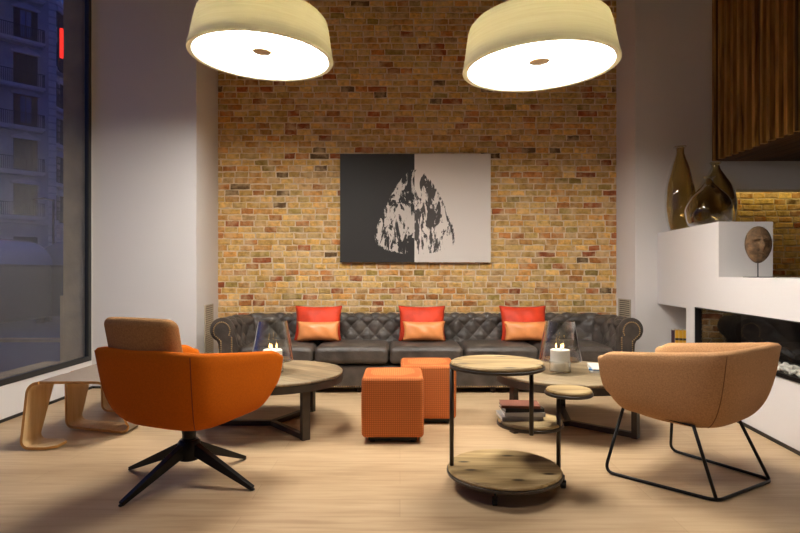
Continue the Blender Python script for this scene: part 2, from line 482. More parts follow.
# left wall with the big window
WL = -2.86
b = MB()
b.box(WL-.14,WL,-4.2,5.20,0,.262)
b.box(WL-.14,WL,-4.2,-.8,.262,CEIL)
b.box(WL-.14,WL,-.8,5.20,4.02,CEIL)
b.box(WL-.012,WL,5.185,5.20,.262,4.02)
struct('wall_left', b, M['wall'])
# pier between window and brick niche (splayed return)
b = MB().prism([(WL-.14,5.2),(-1.89,5.2),(-1.965,6.25),(WL-.14,6.25)],0,CEIL)
struct('wall_back_left', b, M['wall'])
# right pier, open passage strip above the fireplace wall, header
b = MB().prism([(2.295,6.25),(2.352,5.6),(3.36,5.6),(3.36,6.25)],0,CEIL)
b.prism([(3.36,5.6),(6.2,5.6),(6.2,5.78),(3.36,5.78)],1.905,CEIL)
struct('wall_back_right', b, M['wall'])
struct('wall_right', MB().box(6.1,6.2,-4.2,6.6,0,CEIL), M['wall'])
struct('wall_front', MB().box(-3.0,6.2,-4.2,-4.1,0,CEIL), M['wall_dim'])

def brick_wall(name, x0,x1,y,z0,z1, seed, depth=.1):
    rr = random.Random(seed)
    b = MB(); b.cur = 1
    b.box(x0,x1,y,y+depth,z0,z1)
    b.cur = 0; nb = len(b.f); cols = [(.5,.5,.5)]*nb
    pal = [((226,182,104),30),((234,196,120),24),((220,164,92),17),((204,136,76),9),((178,102,58),5),((176,150,82),4),((112,88,58),2),((226,186,128),9)]
    tot = sum(w for _,w in pal)
    z = z0; row = 0; H = .0655
    while z < z1-.03:
        x = x0 - rr.uniform(0,.12)
        drift = rr.uniform(-.002,.002)
        while x < x1:
            L = rr.choice([.112,.120,.122,.126,.128,.132,.136,.140,.20]) * rr.uniform(.95,1.05)
            g = rr.uniform(.010,.018)
            a0, a1 = max(x,x0+.002), min(x+L, x1-.002)
            if a1-a0 > .02:
                h = .052*rr.uniform(.92,1.06)
                zb = z+drift+rr.uniform(-.002,.002)
                dp = rr.uniform(.003,.011)
                j = lambda s=.0052: rr.uniform(-s,s)
                c = .006
                nseg = 3
                v=[];f=[]
                # ring back, ring front, inset face with jagged edge
                def loop(ins, yy):
                    pts=[]
                    for k in range(nseg+1): pts.append((a0+ins+(a1-a0-2*ins)*k/nseg+j(), yy, zb+ins+j()))
                    for k in range(nseg+1): pts.append((a1-ins-(a1-a0-2*ins)*k/nseg+j(), yy, zb+h-ins+j()))
                    return pts
                A = loop(0,y+.002); B = loop(0,y-dp*.5); C = loop(c,y-dp)
                n = len(A); v = A+B+C
                for q in range(2):
                    for k in range(n):
                        k2=(k+1)%n; f.append((q*n+k,q*n+k2,(q+1)*n+k2,(q+1)*n+k))
                f.append(tuple(2*n+k for k in range(n)))
                b.add(v,f)
                t = rr.uniform(0,tot)
                for cc,w in pal:
                    t -= w
                    if t <= 0: break
                k_ = rr.uniform(.86,1.08)
                lin = srgb(*[min(255,q*k_) for q in cc])
                cols += [lin[:3]]*len(f)
            x += L+g
        z += H; row += 1
    o = b.build(name, [M['brick'],M['mortar']], fix=False)
    me = o.data
    bm = bmesh.new(); bm.from_mesh(me); bmesh.ops.recalc_face_normals(bm, faces=bm.faces); bm.to_mesh(me); bm.free()
    ca = me.color_attributes.new('brick_tint','FLOAT_COLOR','CORNER')
    for p in me.polygons:
        c = cols[p.index]
        for li in p.loop_indices: ca.data[li].color = (c[0],c[1],c[2],1)
    return tag(o, kind='structure')
brick_wall('wall_back', -1.97, 2.32, YB, 0, CEIL, 3)
brick_wall('wall_back_passage', 3.30, 6.12, 6.22, 0, 2.2, 5)
tag(MB().box(3.36,6.1,5.79,6.25,2.2,CEIL).build('wall_back_header', M['wall']), kind='structure')

# baseboards (dark shadow-gap profiles)
struct('baseboard_left', MB().box(WL,WL+.008,-4.0,5.2,0,.022), M['dark_gap'])
struct('baseboard_back_left', MB().box(WL+.01,-1.89,5.192,5.2,0,.022), M['dark_gap'])

# window frame + pane
wf = tag(MB().box(WL-.030,WL+.004,-.8,5.184,.262,.306)
   .box(WL-.030,WL+.004,5.135,5.184,.306,4.02).box(WL-.030,WL+.004,-.8,-.74,.306,4.02)
   .box(WL-.030,WL+.004,-.74,5.135,3.97,4.02).build('window_1', M['frame']), kind='structure')
MB().box(WL-.024,WL-.014,-.739,5.134,.307,3.969).build('glass_pane', M['pane'], wf)
# outer stone sill and stone door jamb
struct('trim_1', MB().box(-3.30,WL-.145,-1.5,5.2,.10,.250), M['stone'])
b = MB().box(-3.12,WL-.145,5.19,6.3,-.3,5.2).box(WL-.144,WL-.032,5.186,5.198,.262,4.0).box(-3.15,-3.121,5.19,6.3,-.3,.86)
struct('trim_2', b, M['stone'])

# fireplace wall, all along the slightly skewed front line x = 2.043 + .095 y
def fx(y): return 2.043+.095*y
def fpoly(y0,y1,depth=None,xb=None):
    return [(fx(y0),y0),(xb or fx(y0)+depth,y0),(xb or fx(y1)+depth,y1),(fx(y1),y1)]
b = MB()
YE = 5.598
XR = 3.25
b.prism(fpoly(-2.0,4.91,xb=XR),0,.42)
b.prism(fpoly(4.91,YE,xb=XR),0,.32)
b.prism(fpoly(4.75,4.91,xb=XR),.42,.765)
b.prism(fpoly(-2.0,2.3,xb=XR),.42,.785)
b.prism([(fx(2.3)+.42,2.3),(XR,2.3),(XR,4.75),(fx(4.75)+.42,4.75)],.42,.785)
b.prism(fpoly(-2.0,4.75,xb=XR),.785,1.04)
b.prism(fpoly(4.75,YE,xb=XR),.765,1.04)
b.prism([(fx(4.31),4.31),(2.87,4.31),(3.40,YE),(fx(YE),YE)],1.04,1.468)
struct('wall_fireplace', b, M['wall'])
struct('baseboard_fireplace', MB().prism([(fx(-2)-.008,-2),(fx(-2)-.001,-2),(fx(YE)-.001,YE),(fx(YE)-.008,YE)],0,.024), M['dark_gap'])

# firebox insert
t = thing('gas_fireplace', 'long black built in fireplace behind glass in the white right wall', 'fireplace', (0,0,0))
b = MB()
o_ = .004
b.prism([(fx(2.3)+o_,2.305),(fx(2.3)+.41,2.305),(fx(4.745)+.41,4.745),(fx(4.745)+o_,4.745)],.422,.430)
b.prism([(fx(2.3)+o_,2.305),(fx(2.3)+.41,2.305),(fx(4.745)+.41,4.745),(fx(4.745)+o_,4.745)],.775,.783)
b.prism([(fx(2.3)+.395,2.305),(fx(2.3)+.41,2.305),(fx(4.745)+.41,4.745),(fx(4.745)+.395,4.745)],.43,.775)
b.prism([(fx(4.735)+o_,4.735),(fx(4.735)+.39,4.735),(fx(4.745)+.39,4.745),(fx(4.745)+o_,4.745)],.43,.775)
b.build('firebox', M['soot'], t)
b = MB().prism([(fx(2.3)-.012,2.32),(fx(2.3)+.02,2.32),(fx(4.73)+.02,4.73),(fx(4.73)-.012,4.73)],.4305,.452)
b.build('hearth_trim', M['black_metal'], t)
b = MB().prism([(fx(2.3)+.03,2.32),(fx(2.3)+.034,2.32),(fx(4.73)+.034,4.73),(fx(4.73)+.03,4.73)],.453,.772)
b.build('fire_glass', M['fireglass'], t)
b = MB()
for k in range(9):
    y = 2.6+k*.22
    b.tube([(fx(y)+.27+rnd.uniform(-.03,.03),y-.12,.49),(fx(y)+.28,y,.52+rnd.uniform(0,.02)),(fx(y)+.27+rnd.uniform(-.04,.04),y+.13,.49)],[.022,.03,.02],8)
b.build('charred_log', M['soot'], t, smooth=True)
b = MB()
for k in range(900):
    y = rnd.uniform(2.36,4.68); x = fx(y)+rnd.uniform(.055,.20)
    b.sphere((x,y,.448+rnd.uniform(0,.016)), rnd.uniform(.012,.020), 4, (rnd.uniform(.8,1.2),rnd.uniform(.8,1.2),rnd.uniform(.6,.9)))
b.build('white_pebbles', M['pebble'], t, smooth=True)['kind'] = 'stuff'

# slatted hood
t = thing('slatted_wood_hood', 'dark vertical wood slat hood hanging above the fireplace wall', 'hood', (0,0,0))
HZ = 2.185; HX = 3.115; HY1 = 5.598; HY0 = 2.2
MB().box(HX+.045,4.5,HY0+.04,HY1,HZ+.045,CEIL-.002).build('hood_box', M['dark_wood'], t)
b = MB(); y = HY1-.012
while y > HY0+.05:
    b.box(HX-rnd.uniform(0,.012),HX+.044,y-.044,y,HZ+rnd.uniform(0,.004),CEIL-.002); y -= .105
x = HX+.06
while x < 4.5:
    b.box(x,x+.05,HY0-.004,HY0+.038,HZ,CEIL-.002); x += .098
b.build('slat_cladding', M['slat'], t)
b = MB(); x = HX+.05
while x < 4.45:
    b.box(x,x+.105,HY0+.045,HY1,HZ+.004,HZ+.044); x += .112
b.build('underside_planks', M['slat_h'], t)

# LED strip above passage bricks
tg = thing('led_strip_light', 'warm strip light glowing along the top of the bricks behind the fireplace wall', 'light', (0,0,0))
MB().box(3.40,6.05,6.03,6.13,2.04,2.07).build('housing', M['vent'], tg)
MB().box(3.42,6.03,6.05,6.11,2.030,2.0395).build('diffuser', M['led'], tg)

# vents
def vent(x0,y0,x1,y1,z0,z1,label):
    L = sqrt((x1-x0)**2+(y1-y0)**2); ang = atan2(y1-y0,x1-x0)
    t = thing('vent_grille', label, 'vent', (x0,y0,z0), ang)
    h = z1-z0
    b = MB(); e=.014
    b.box(0,L,-.012,-.001,0,e).box(0,L,-.012,-.001,h-e,h).box(0,e,-.012,-.001,e,h-e).box(L-e,L,-.012,-.001,e,h-e)
    b.build('frame', M['vent'], t)
    MB().box(e,L-e,-.004,-.001,e,h-e).build('backing', M['dark_gap'], t)
    b = MB(); z=e+.008
    while z < h-e-.008:
        b.add([(e,-.011,z),(L-e,-.011,z),(L-e,-.005,z+.011),(e,-.005,z+.011),(e,-.010,z-.003),(L-e,-.010,z-.003),(L-e,-.0045,z+.008),(e,-.0045,z+.008)],
              [(0,1,2,3),(7,6,5,4),(0,4,5,1),(1,5,6,2),(2,6,7,3),(3,7,4,0)]); z += .021
    b.build('louvres', M['vent'], t)
# left return: from (-1.89,5.2) to (-1.965,6.25); outward normal is +x -> traverse from far to near
def lret(y): return -1.89-.075*(y-5.2)/1.05
vent(lret(5.45),5.45,lret(5.76),5.76,.22,.755,'tall pale louvred air vent on the white return beside the sofa, left end')
def rret(y): return 2.352-.057*(y-5.6)/.65
vent(rret(5.93),5.93,rret(5.68),5.68,.22,.80,'pale louvred air vent on the white return, half hidden by the sofa right arm')

# ------------------------------------------------------------------ sofa
def chesterfield():
    XL, XRt = -1.435, 1.905       # inner faces of the arms
    YF, YBK = 4.96, 5.50        # arm front, inner back face
    t = thing('chesterfield_sofa', 'long dark grey leather buttoned sofa with rolled arms by the brick wall', 'sofa', (0,0,0))
    # profile of roll: (outward offset, z), from seat up over the roll and down outside
    prof = [(.0,.26),(.0,.36),(.004,.42),(.012,.46),(.022,.50),(.034,.535),(.050,.567)]
    cx, cz, r = .142, .567, .108
    prof = prof[:-1]
    for k in range(0,17):
        a = pi - .25 + -(pi*1.28)*k/16 + .0
        prof.append((cx+r*cos(a), cz+r*sin(a)))
    prof += [(.175,.44),(.165,.30),(.165,.05)]
    # arclength
    # resample
    def resample(P, step):
        out=[P[0]]
        for a,b_ in zip(P,P[1:]):
            d = sqrt((a[0]-b_[0])**2+(a[1]-b_[1])**2); n = max(1,int(round(d/step)))
            for i in range(1,n+1): out.append((a[0]+(b_[0]-a[0])*i/n, a[1]+(b_[1]-a[1])*i/n))
        return out
    P = resample(prof, .010)
    S=[0]
    for a,b_ in zip(P,P[1:]): S.append(S[-1]+sqrt((a[0]-b_[0])**2+(a[1]-b_[1])**2))
    s_top = min(range(len(P)), key=lambda i:-P[i][1])
    s0, s1 = .14, S[s_top]+.10
    cr = .16
    def path():
        pts=[]
        def add(x,y,nx,ny): pts.append((x,y,nx,ny))
        n1 = 40
        for i in range(n1+1): add(XL, YF+(YBK-cr-YF)*i/n1, -1,0)
        for i in range(1,13):
            a = pi - (pi/2)*i/12; add(XL+cr+cr*cos(a), YBK-cr+cr*sin(a), cos(a), sin(a))
        n2 = 380
        for i in range(1,n2+1): add(XL+cr+(XRt-XL-2*cr)*i/n2, YBK, 0,1)
        for i in range(1,13):
            a = pi/2 - (pi/2)*i/12; add(XRt-cr+cr*cos(a), YBK-cr+cr*sin(a), cos(a), sin(a))
        for i in range(1,n1+1): add(XRt, YBK-cr-(YBK-cr-YF)*i/n1, 1,0)
        return pts
    PT = path()
    U=[0]
    for a,b_ in zip(PT,PT[1:]): U.append(U[-1]+sqrt((a[0]-b_[0])**2+(a[1]-b_[1])**2))
    um = U[-1]/2
    du, dv = .080, .088
    def tuft(u,s):
        if s < s0 or s > s1: return 0
        w = min(1,(s-s0)/.03,(s1-s)/.03)
        a = (u-um)/du; c = (s-s0-.06)/dv
        p = abs(sin(pi*(a+c)/2)); q = abs(sin(pi*(a-c)/2))
        # distance to button
        val = (p*q)**.38
        bu = ((a-round(a))*du, 0)
        return w*(-.036*(1-val))
    # button positions: a+c even & a-c even
    def surf(i,j):
        x,y,nx,ny = PT[i]; o,z = P[j]
        j0,j1 = max(0,j-1),min(len(P)-1,j+1)
        to,tz = P[j1][0]-P[j0][0], P[j1][1]-P[j0][1]; L = sqrt(to*to+tz*tz) or 1
        no,nz = -tz/L, to/L          # outward-of-upholstery normal (towards seat at the front face)
        d = tuft(U[i],S[j])
        # fade near arm fronts
        e = min(U[i],U[-1]-U[i]); d *= min(1,max(0,(e-.02)/.06))
        oo = o+no*d; zz = z+nz*d
        return (x+nx*oo, y+ny*oo, zz)
    def seg(i0,i1,name):
        b = MB(); v=[];f=[]; m=len(P)
        for i in range(i0,i1+1):
            for j in range(m): v.append(surf(i,j))
        n = i1-i0+1
        for i in range(n-1):
            for j in range(m-1):
                f.append((i*m+j,i*m+j+1,(i+1)*m+j+1,(i+1)*m+j))
        f.append(tuple(range(m))); f.append(tuple((n-1)*m+j for j in range(m))[::-1])
        for i in range(n-1):
            f.append((i*m, (i+1)*m, (i+1)*m+m-1, i*m+m-1))
        b.add(v,f)
        o = b.build(name, M['leather'], t)
        for p in o.data.polygons: p.use_smooth = len(p.vertices)==4
        return o
    ic1 = 40+6; ic2 = len(PT)-1-46
    la = seg(0,ic1,'arm'); bk = seg(ic1,ic2,'backrest'); ra = seg(ic2,len(PT)-1,'arm')
    # buttons
    bme = MB().sphere((0,0,0),.009,4).build('button', M['leather'], la, smooth=True); first=True
    ai = int(um/du)+1
    for ka in range(-ai,ai+1):
        for kc in range(-1,6):
            if (ka+kc)%2: continue
            u = um+ka*du; s = s0+.06+kc*dv
            if u<.05 or u>U[-1]-.05 or s<s0+.02 or s>s1-.03: continue
            i = min(range(len(U)), key=lambda q:abs(U[q]-u)); j = min(range(len(S)), key=lambda q:abs(S[q]-s))
            k = 0 if i<=ic1 else (2 if i>=ic2 else 1)
            par = (la,bk,ra)[k]
            o = bme if first else bme.copy()
            if not first: col.objects.link(o)
            first=False; o.parent=par; o.location=surf(i,j)
    # arm front scroll panels + nails
    for sx, par, X0 in ((-1,la,XL),(1,ra,XRt)):
        out=[(X0+sx*o, z) for o,z in P]
        # keyhole shaped facing panel
        ccx, ccz, rr_ = X0+sx*.142, .562, .080
        arc=[(ccx+sx*rr_*cos(a), ccz+rr_*sin(a)) for a in [pi*1.15 - (pi*1.3)*k/20 for k in range(21)]]
        poly = [(X0+sx*.045,.05)] + [(X0+sx*.045,.50)] + arc + [(X0+sx*.150,.47),(X0+sx*.150,.05)]
        b = MB().xzprism(poly, YF-.022, YF)
        ap = bevel(b.build('arm_front', M['leather'], par), .008, 3)
        nb = MB(); pp = []
        for a,c in zip(poly,poly[1:]):
            d = sqrt((a[0]-c[0])**2+(a[1]-c[1])**2); n=max(1,int(d/.019))
            pp += [(a[0]+(c[0]-a[0])*k/n, a[1]+(c[1]-a[1])*k/n) for k in range(n)]
        for x,z in pp: 
            mx_, mz_ = (X0+sx*.10), .45
            nb.sphere((x+(mx_-x)*.10, YF-.023, z+(mz_-z)*.02), .0066, 3, (1,.7,1))
        nb.build('nail_trim', M['brass'], ap, smooth=True)['kind']='stuff'
    # base
    b = MB(); b.rbox(XRt-XL+.10,.64,.205,.02,c=((XL+XRt)/2, YF+.34,.148),n=3,m=2)
    base = b.build('base', M['leather'], t, smooth=True)
    nb = MB(); x = XL-.03
    while x < XRt+.03:
        nb.sphere((x,YF+.019,.062),.0062,3,(1,.7,1)); x += .021
    nb.build('nail_trim', M['brass'], base, smooth=True)['kind']='stuff'
    # legs
    for x in (XL-.09, (XL+XRt)/2-.6, (XL+XRt)/2+.6, XRt+.09):
        for y in (YF+.08, YBK+.08):
            MB().lathe([(.020,0),(.028,.02),(.030,.05)],20).build('leg', M['dark_wood'], t, loc=(x,y,0), smooth=True)
    # five seat cushions
    n=5; W=(XRt-XL-.004)/n
    proto=None
    def puff(p):
        u = p.x/(W/2); w = p.y/.29
        k = max(0,1-u**4)*max(0,1-w**4)
        return (p.x*(1-.012*(1-abs(p.z)/.08)), p.y, p.z + (.018*k if p.z>0 else 0) - (.004*abs(sin(p.x*26))*max(0,1-k) if p.z>0 else 0))
    for k in range(n):
        xc = XL+.002+W*(k+.5)
        b = MB(); b.rbox(W-.006,.565,.150,.045,n=5,m=10,fn=puff)
        o = b.build('seat_cushion', M['leather'], t, loc=(xc,YF+.285-.02,.338), smooth=True)
        # piping
        pz = .040; pts=[]
        for q in range(48):
            a=2*pi*q/48; s_,c_ = sin(a),cos(a)
            e=.16
            pts.append(((W/2-.006)*math.copysign(abs(c_)**e,c_), .280*math.copysign(abs(s_)**e,s_), pz))
        MB().tube(pts,.005,6,closed=True).build('piping', M['leather'], o, smooth=True)
    return t
chesterfield()

# ------------------------------------------------------------------ cushions
def pillow(name, w, h, th, material, label, group, loc, tilt, rotz=0, piping=True):
    t = bpy.data.objects
    n = 22; v=[];f=[]
    def pt(i,j,sg):
        u=-1+2*i/n; w_=-1+2*j/n
        e = max(0,(1-abs(u)**2.6))*max(0,(1-abs(w_)**2.6))
        z = sg*th/2*e**.55
        pin = 1-.085*(1-abs(u)**2)*(abs(w_)**2); pin2 = 1-.085*(1-abs(w_)**2)*(abs(u)**2)
        return (u*w/2*pin2, z + .004*sin(u*9+w_*4)*e, w_*h/2*pin)
    for sg in (-1,1):
        for i in range(n+1):
            for j in range(n+1): v.append(pt(i,j,sg))
    m=(n+1)**2
    for s_ in (0,1):
        for i in range(n):
            for j in range(n):
                q=(i*(n+1)+j,(i+1)*(n+1)+j,(i+1)*(n+1)+j+1,i*(n+1)+j+1)
                f.append(tuple(k+s_*m for k in (q if s_==0 else q[::-1])))
    b = MB(); b.add(v,f)
    me = bpy.data.meshes.new(name); me.from_pydata(b.v,[],b.f)
    bm = bmesh.new(); bm.from_mesh(me); bmesh.ops.remove_doubles(bm, verts=bm.verts, dist=1e-5); bmesh.ops.recalc_face_normals(bm, faces=bm.faces); bm.to_mesh(me); bm.free()
    o = link(name, me, material, None, smooth=True)
    o.location = loc; o.rotation_euler = (tilt,0,rotz)
    tag(o, label, 'cushion', group)
    return o
where = {0:'at the left end of the sofa', 1:'in the middle of the sofa', 2:'at the right end of the sofa'}
lp = None
def pillow_at(px, k):
    X = (px-400)/F*5.36
    o1 = pillow('throw_pillow',.455,.355,.15,M['red_velvet'],'square red velvet cushion %s, behind a small orange one'%where[k],'red square cushions on the sofa',(X,5.375,.585),R(-17),R(rnd.uniform(-2,2)))
    X2 = ({0:318,1:424,2:526}[k]-400)/F*5.2
    o2 = pillow('lumbar_pillow',.40,.185,.11,M['orange_satin'],'small oblong orange satin cushion %s'%where[k],'small orange cushions on the sofa',(X2,5.215,.530),R(-14),R(rnd.uniform(-3,3)))
for k,px in enumerate((318,422,524)): pillow_at(px,k)

# ------------------------------------------------------------------ painting
px0, px1, pz0, pz1 = -.635, .962, 1.183, 2.332
pc = ((px0+px1)/2, 5.955, (pz0+pz1)/2)
t = thing('canvas_painting', 'wide black and off-white abstract canvas hung on the brick wall above the sofa', 'painting', pc)
W_, H_ = px1-px0, pz1-pz0
MB().box(-W_/2,W_/2,-.02,.0,-H_/2,H_/2).build('canvas', M['painting'], t)
b = MB(); 
for (a,c,d,e) in ((-W_/2+.01,W_/2-.01,-H_/2+.01,-H_/2+.05),(-W_/2+.01,W_/2-.01,H_/2-.05,H_/2-.01),(-W_/2+.01,-W_/2+.05,-H_/2+.05,H_/2-.05),(W_/2-.05,W_/2-.01,-H_/2+.05,H_/2-.05)):
    b.box(a,c,.0,.030,d,e)
b.build('stretcher', M['dark_wood'], t)

# ------------------------------------------------------------------ pendants
def pendant(X,Y,zr,label,tilt=(0,0)):
    t = thing('pendant_lamp', label, 'lamp', (X,Y,zr), 0, 'big round drum pendants')
    t.rotation_euler = (R(tilt[0]),R(tilt[1]),0)
    Rr=.486; Hh=.30; th=.012
    outer=[(Rr-.004,0),(Rr,.004),(Rr,.012),(Rr-.012,.06),(Rr-.026,.14),(Rr-.040,.22),(Rr-.052,.262),(Rr-.075,.287),(Rr-.12,.298),(Rr-.25,.300),(.03,.300)]
    inner=[(.03,.288),(Rr-.13,.286),(Rr-.085,.272),(Rr-.064,.25),(Rr-.050,.20),(Rr-.040,.10),(Rr-.037,.03),(Rr-.035,.004),(Rr-.031,.0)]
    MB().lathe(outer+inner+[outer[0]],96,cap0=False,cap1=False).build('lamp_shade', M['shade'], t, smooth=True)
    MB().lathe([(Rr-.040,.055),(Rr-.040,.062)],96).build('diffuser', M['diffuser'], t, angle=40)
    M['fin'] = M.get('fin') or simple('finial_tan', srgb(176,148,112), .5)
    MB().lathe([(.001,.040),(.062,.040),(.066,.043),(.066,.0545)],40,c=(0,0,0),cap0=True).build('finial', M['fin'], t, angle=40)
    MB().tube([(0,0,.302),(0,0,CEIL-zr-.03)],.006,8).build('suspension_rod', M['black_metal'], t)
    MB().lathe([(.07,CEIL-zr-.035),(.07,CEIL-zr-.002)],32).build('ceiling_canopy', M['black_metal'], t, angle=40)
    ld = bpy.data.lights.new('pendant_bulb','POINT'); ld.energy = 1.5; ld.color=(1,.92,.80); ld.shadow_soft_size=.06
    lo = bpy.data.objects.new('pendant_bulb', ld); col.objects.link(lo); lo.parent=t; lo.location=(0,0,.16)
    return t
pendant(-.945,3.83,2.540,'big round cream pendant lamp hanging on the left, above the orange armchair',(1,2.2))
pendant(.885,3.55,2.368,'big round cream pendant lamp hanging on the right, the lower of the two',(1,-2.2))

# ------------------------------------------------------------------ poufs
def pouf(X,Yf,label):
    t = thing('cube_pouf', label,'pouf',(X,Yf+.195,0),0,'orange cube poufs')
    b = MB(); 
    b.rbox(.392,.392,.380,.026,n=4,m=3,fn=lambda p:(p.x*(1+.012*(1-(p.z/.18)**2)),p.y,p.z+(.010*max(0,p.z/.18)**2*max(0,1-(p.x/.195)**2)*max(0,1-(p.y/.195)**2))))
    b.build('upholstery', M['pouf'], t, loc=(0,0,.228), smooth=True)
    MB().box(-.155,.155,-.155,.155,.012,.0375).build('plinth', M['soot'], t)
    for sx in (-1,1):
        for sy in (-1,1):
            MB().lathe([(.018,0),(.02,.014)],16).build('foot', M['soot'], t, loc=(sx*.13,sy*.13,0))
    return t
pouf(-.046,3.510,'orange checked cube pouf standing nearer the camera')
pouf(.202,3.955,'orange checked cube pouf partly hidden behind the other pouf and the round side table')

# ------------------------------------------------------------------ coffee tables
def coffee_table(X,Y,angs,Rt,label):
    t = thing('coffee_table', label,'coffee table',(X,Y,0),0,'round wooden coffee tables')
    MB().lathe([(Rt-.045,.362),(Rt-.006,.362),(Rt-.001,.368),(Rt-.001,.378),(Rt-.005,.382)],96).build('table_top', M['veneer'], t, angle=35)
    MB().lathe([(Rt-.02,.315),(Rt,.315),(Rt,.361),(Rt-.02,.361),(Rt-.02,.315)],96,cap0=False,cap1=False).build('apron', M['bronze'], t, angle=35)
    for a in angs:
        a = R(a); d = Vector((cos(a),sin(a),0))
        b = MB().bar(d*(Rt-.045)+Vector((0,0,.0)), d*(Rt-.045)+Vector((0,0,.314)), .055,.035, up=d)
        b.build('leg', M['bronze'], t)
    b = MB()
    for a in angs:
        a = R(a); d = Vector((cos(a),sin(a),0))
        b.bar(d*.0+Vector((0,0,.0175)), d*(Rt-.064)+Vector((0,0,.0175)), .034,.034)
    b.build('stretcher', M['bronze'], t)
    return t
coffee_table(-.90,3.95,(-50,62,180),.495,'round brown coffee table behind the orange armchair')
coffee_table(1.19,3.95,(203,-42,80),.505,'round brown coffee table between the sofa and the tan armchair')

# ------------------------------------------------------------------ hurricane lamps, candles
def hurricane(X,Y,label,clabel):
    z=.3835
    o = MB()
    prof=[(.001,.0),(.072,.0),(.075,.004),(.075,.062),(.080,.072),(.142,.082),(.148,.090),(.146,.10),(.098,.355),(.0955,.355),(.142,.10),(.140,.091),(.078,.082),(.070,.072),(.070,.012),(.001,.012)]
    o = MB().lathe(prof,56,cap0=False,cap1=False).build('hurricane_lantern', M['glass'], None, loc=(X,Y,z), angle=35)
    tag(o,label,'candle holder','clear glass candle holders')
    t = thing('pillar_candle',clabel,'candle',(X,Y,z+.0125),0,'white candles inside the glass holders')
    MB().lathe([(.062,0),(.0665,.003),(.0665,.140),(.062,.145),(.03,.142),(.001,.141)],40,cap1=False).build('wax', M['wax'], t, smooth=False, angle=40)
    for k in range(3):
        a = 2*pi*k/3+.5
        x,y = .028*cos(a), .028*sin(a)
        w = MB().tube([(x,y,.135),(x,y,.154)],.0016,6).build('wick', M['wick'], t)
        MB().lathe([(.0005,.151),(.0042,.157),(.0052,.163),(.0036,.174),(.0005,.188)],12,c=(x,y,0),cap0=False,cap1=False).build('flame', M['flame'], w, smooth=True)
hurricane(-.887,3.90,'clear glass candle holder on the left coffee table, behind the orange armchair','lit white three-wick candle on the left coffee table')
hurricane(1.115,3.90,'clear glass candle holder on the right coffee table','lit white three-wick candle on the right coffee table')

# ------------------------------------------------------------------ books
def book(name,w,d,h,cover,pages,loc,rotz,label,cat='book',group=None,spine_bands=None):
    t = thing(name,label,cat,loc,rotz,group)
    b = MB(); b.box(-w/2,w/2,-d/2,d/2,0,.0022).box(-w/2,w/2,-d/2,d/2,h-.0022,h).box(-w/2,w/2,-d/2,-d/2+.003,.0022,h-.0022)
    b.build('cover', cover, t)
    MB().box(-w/2+.003,w/2-.003,-d/2+.0032,d/2-.004,.0023,h-.0023).build('pages', pages, t)
    return t
pages = simple('paper', srgb(228,220,204), .8)
def cov(n,c,r=.5): return simple(n,c,r)
c_white = cov('cover_white',srgb(226,220,212)); c_black=cov('cover_black',srgb(28,24,24)); c_red=cov('cover_rust',srgb(122,66,46)); c_grey=cov('cover_grey',srgb(176,168,160))
c_blue=cov('cover_blue',srgb(60,120,170)); c_yel=cov('cover_yellow',srgb(216,160,40)); c_pur=cov('cover_plum',srgb(74,44,56))

# ------------------------------------------------------------------ swivel side table on casters
def side_table():
    X,Y = .524, 2.82
    t = thing('tiered_side_table','round tiered side table on casters with pine discs and thin black posts','side table',(X,Y,0))
    def disc(cx,cy,z,r,name,nm):
        MB().lathe([(r-.004,-.015),(r,-.012),(r,-.002),(r-.004,0)],72,c=(cx,cy,z)).build(name+'_tray', M['bronze'], t, angle=35)
        o = MB().lathe([(r-.010,0),(r-.006,.003),(r-.006,.009),(r-.012,.0155),(.0005,.016)],72,c=(0,0,0),cap0=True,cap1=False).build(nm, M['pine'], t, loc=(cx,cy,z+.0003), angle=35)
        return o
    disc(0,0,.085,.288,'base','base_disc')
    disc(-.040,-.02,.617,.236,'top','top_disc')
    disc(.160,.13,.290,.172,'middle','middle_disc')
    disc(.335,.03,.470,.120,'small','small_disc')
    for nm,x,y,z0,z1 in (('post',-.262,.02,.0855,.6015),('post',.125,-.055,.2745,.6015),('post',.283,.03,.0855,.4545)):
        MB().tube([(x,y,z0),(x,y,z1)],.011,16).build(nm, M['bronze'], t, smooth=True)
    MB().lathe([(.030,0),(.030,.012)],24).build('swivel_plate', M['bronze'], t, loc=(.335-.02,.03,.4425), angle=40)
    for a in (-110,-0,125):
        a=R(a); x,y=.25*cos(a),.25*sin(a)
        if abs(a)<.1: x,y = .290,-.03
        c = MB().tube([(x,y,.040),(x,y,.0695)],.006,8)
        f = c.bar((x-.012,y,.032),(x+.012,y,.032),.014,.022).build('caster', M['black_metal'], t)
        MB().tube([(x-.010,y+.006,.0195),(x+.010,y+.006,.0195)],.019,16).build('wheel', M['soot'], f)
side_table()
bx, by, bz = .524+.122, 2.82+.165, .3068
specs=[(.215,.15,.020,c_grey,'grey book, lowest in the stack on the side table shelf'),
       (.210,.15,.022,c_white,'pale book lying second from the bottom of the stack on the side table shelf'),
       (.205,.145,.018,c_black,'black book in the upper half of the stack on the side table shelf'),
       (.200,.14,.014,c_red,'rust brown book on top of the stack on the side table shelf')]
z=bz
for i,(w,d,h,c,l) in enumerate(specs):
    book('book',w,d,h,c,pages,(bx+(-.012,.006,.0,-.01)[i],by,z),R((3,-2,4,-5)[i]),l,group='books stacked on the side table shelf'); z+=h+.0005
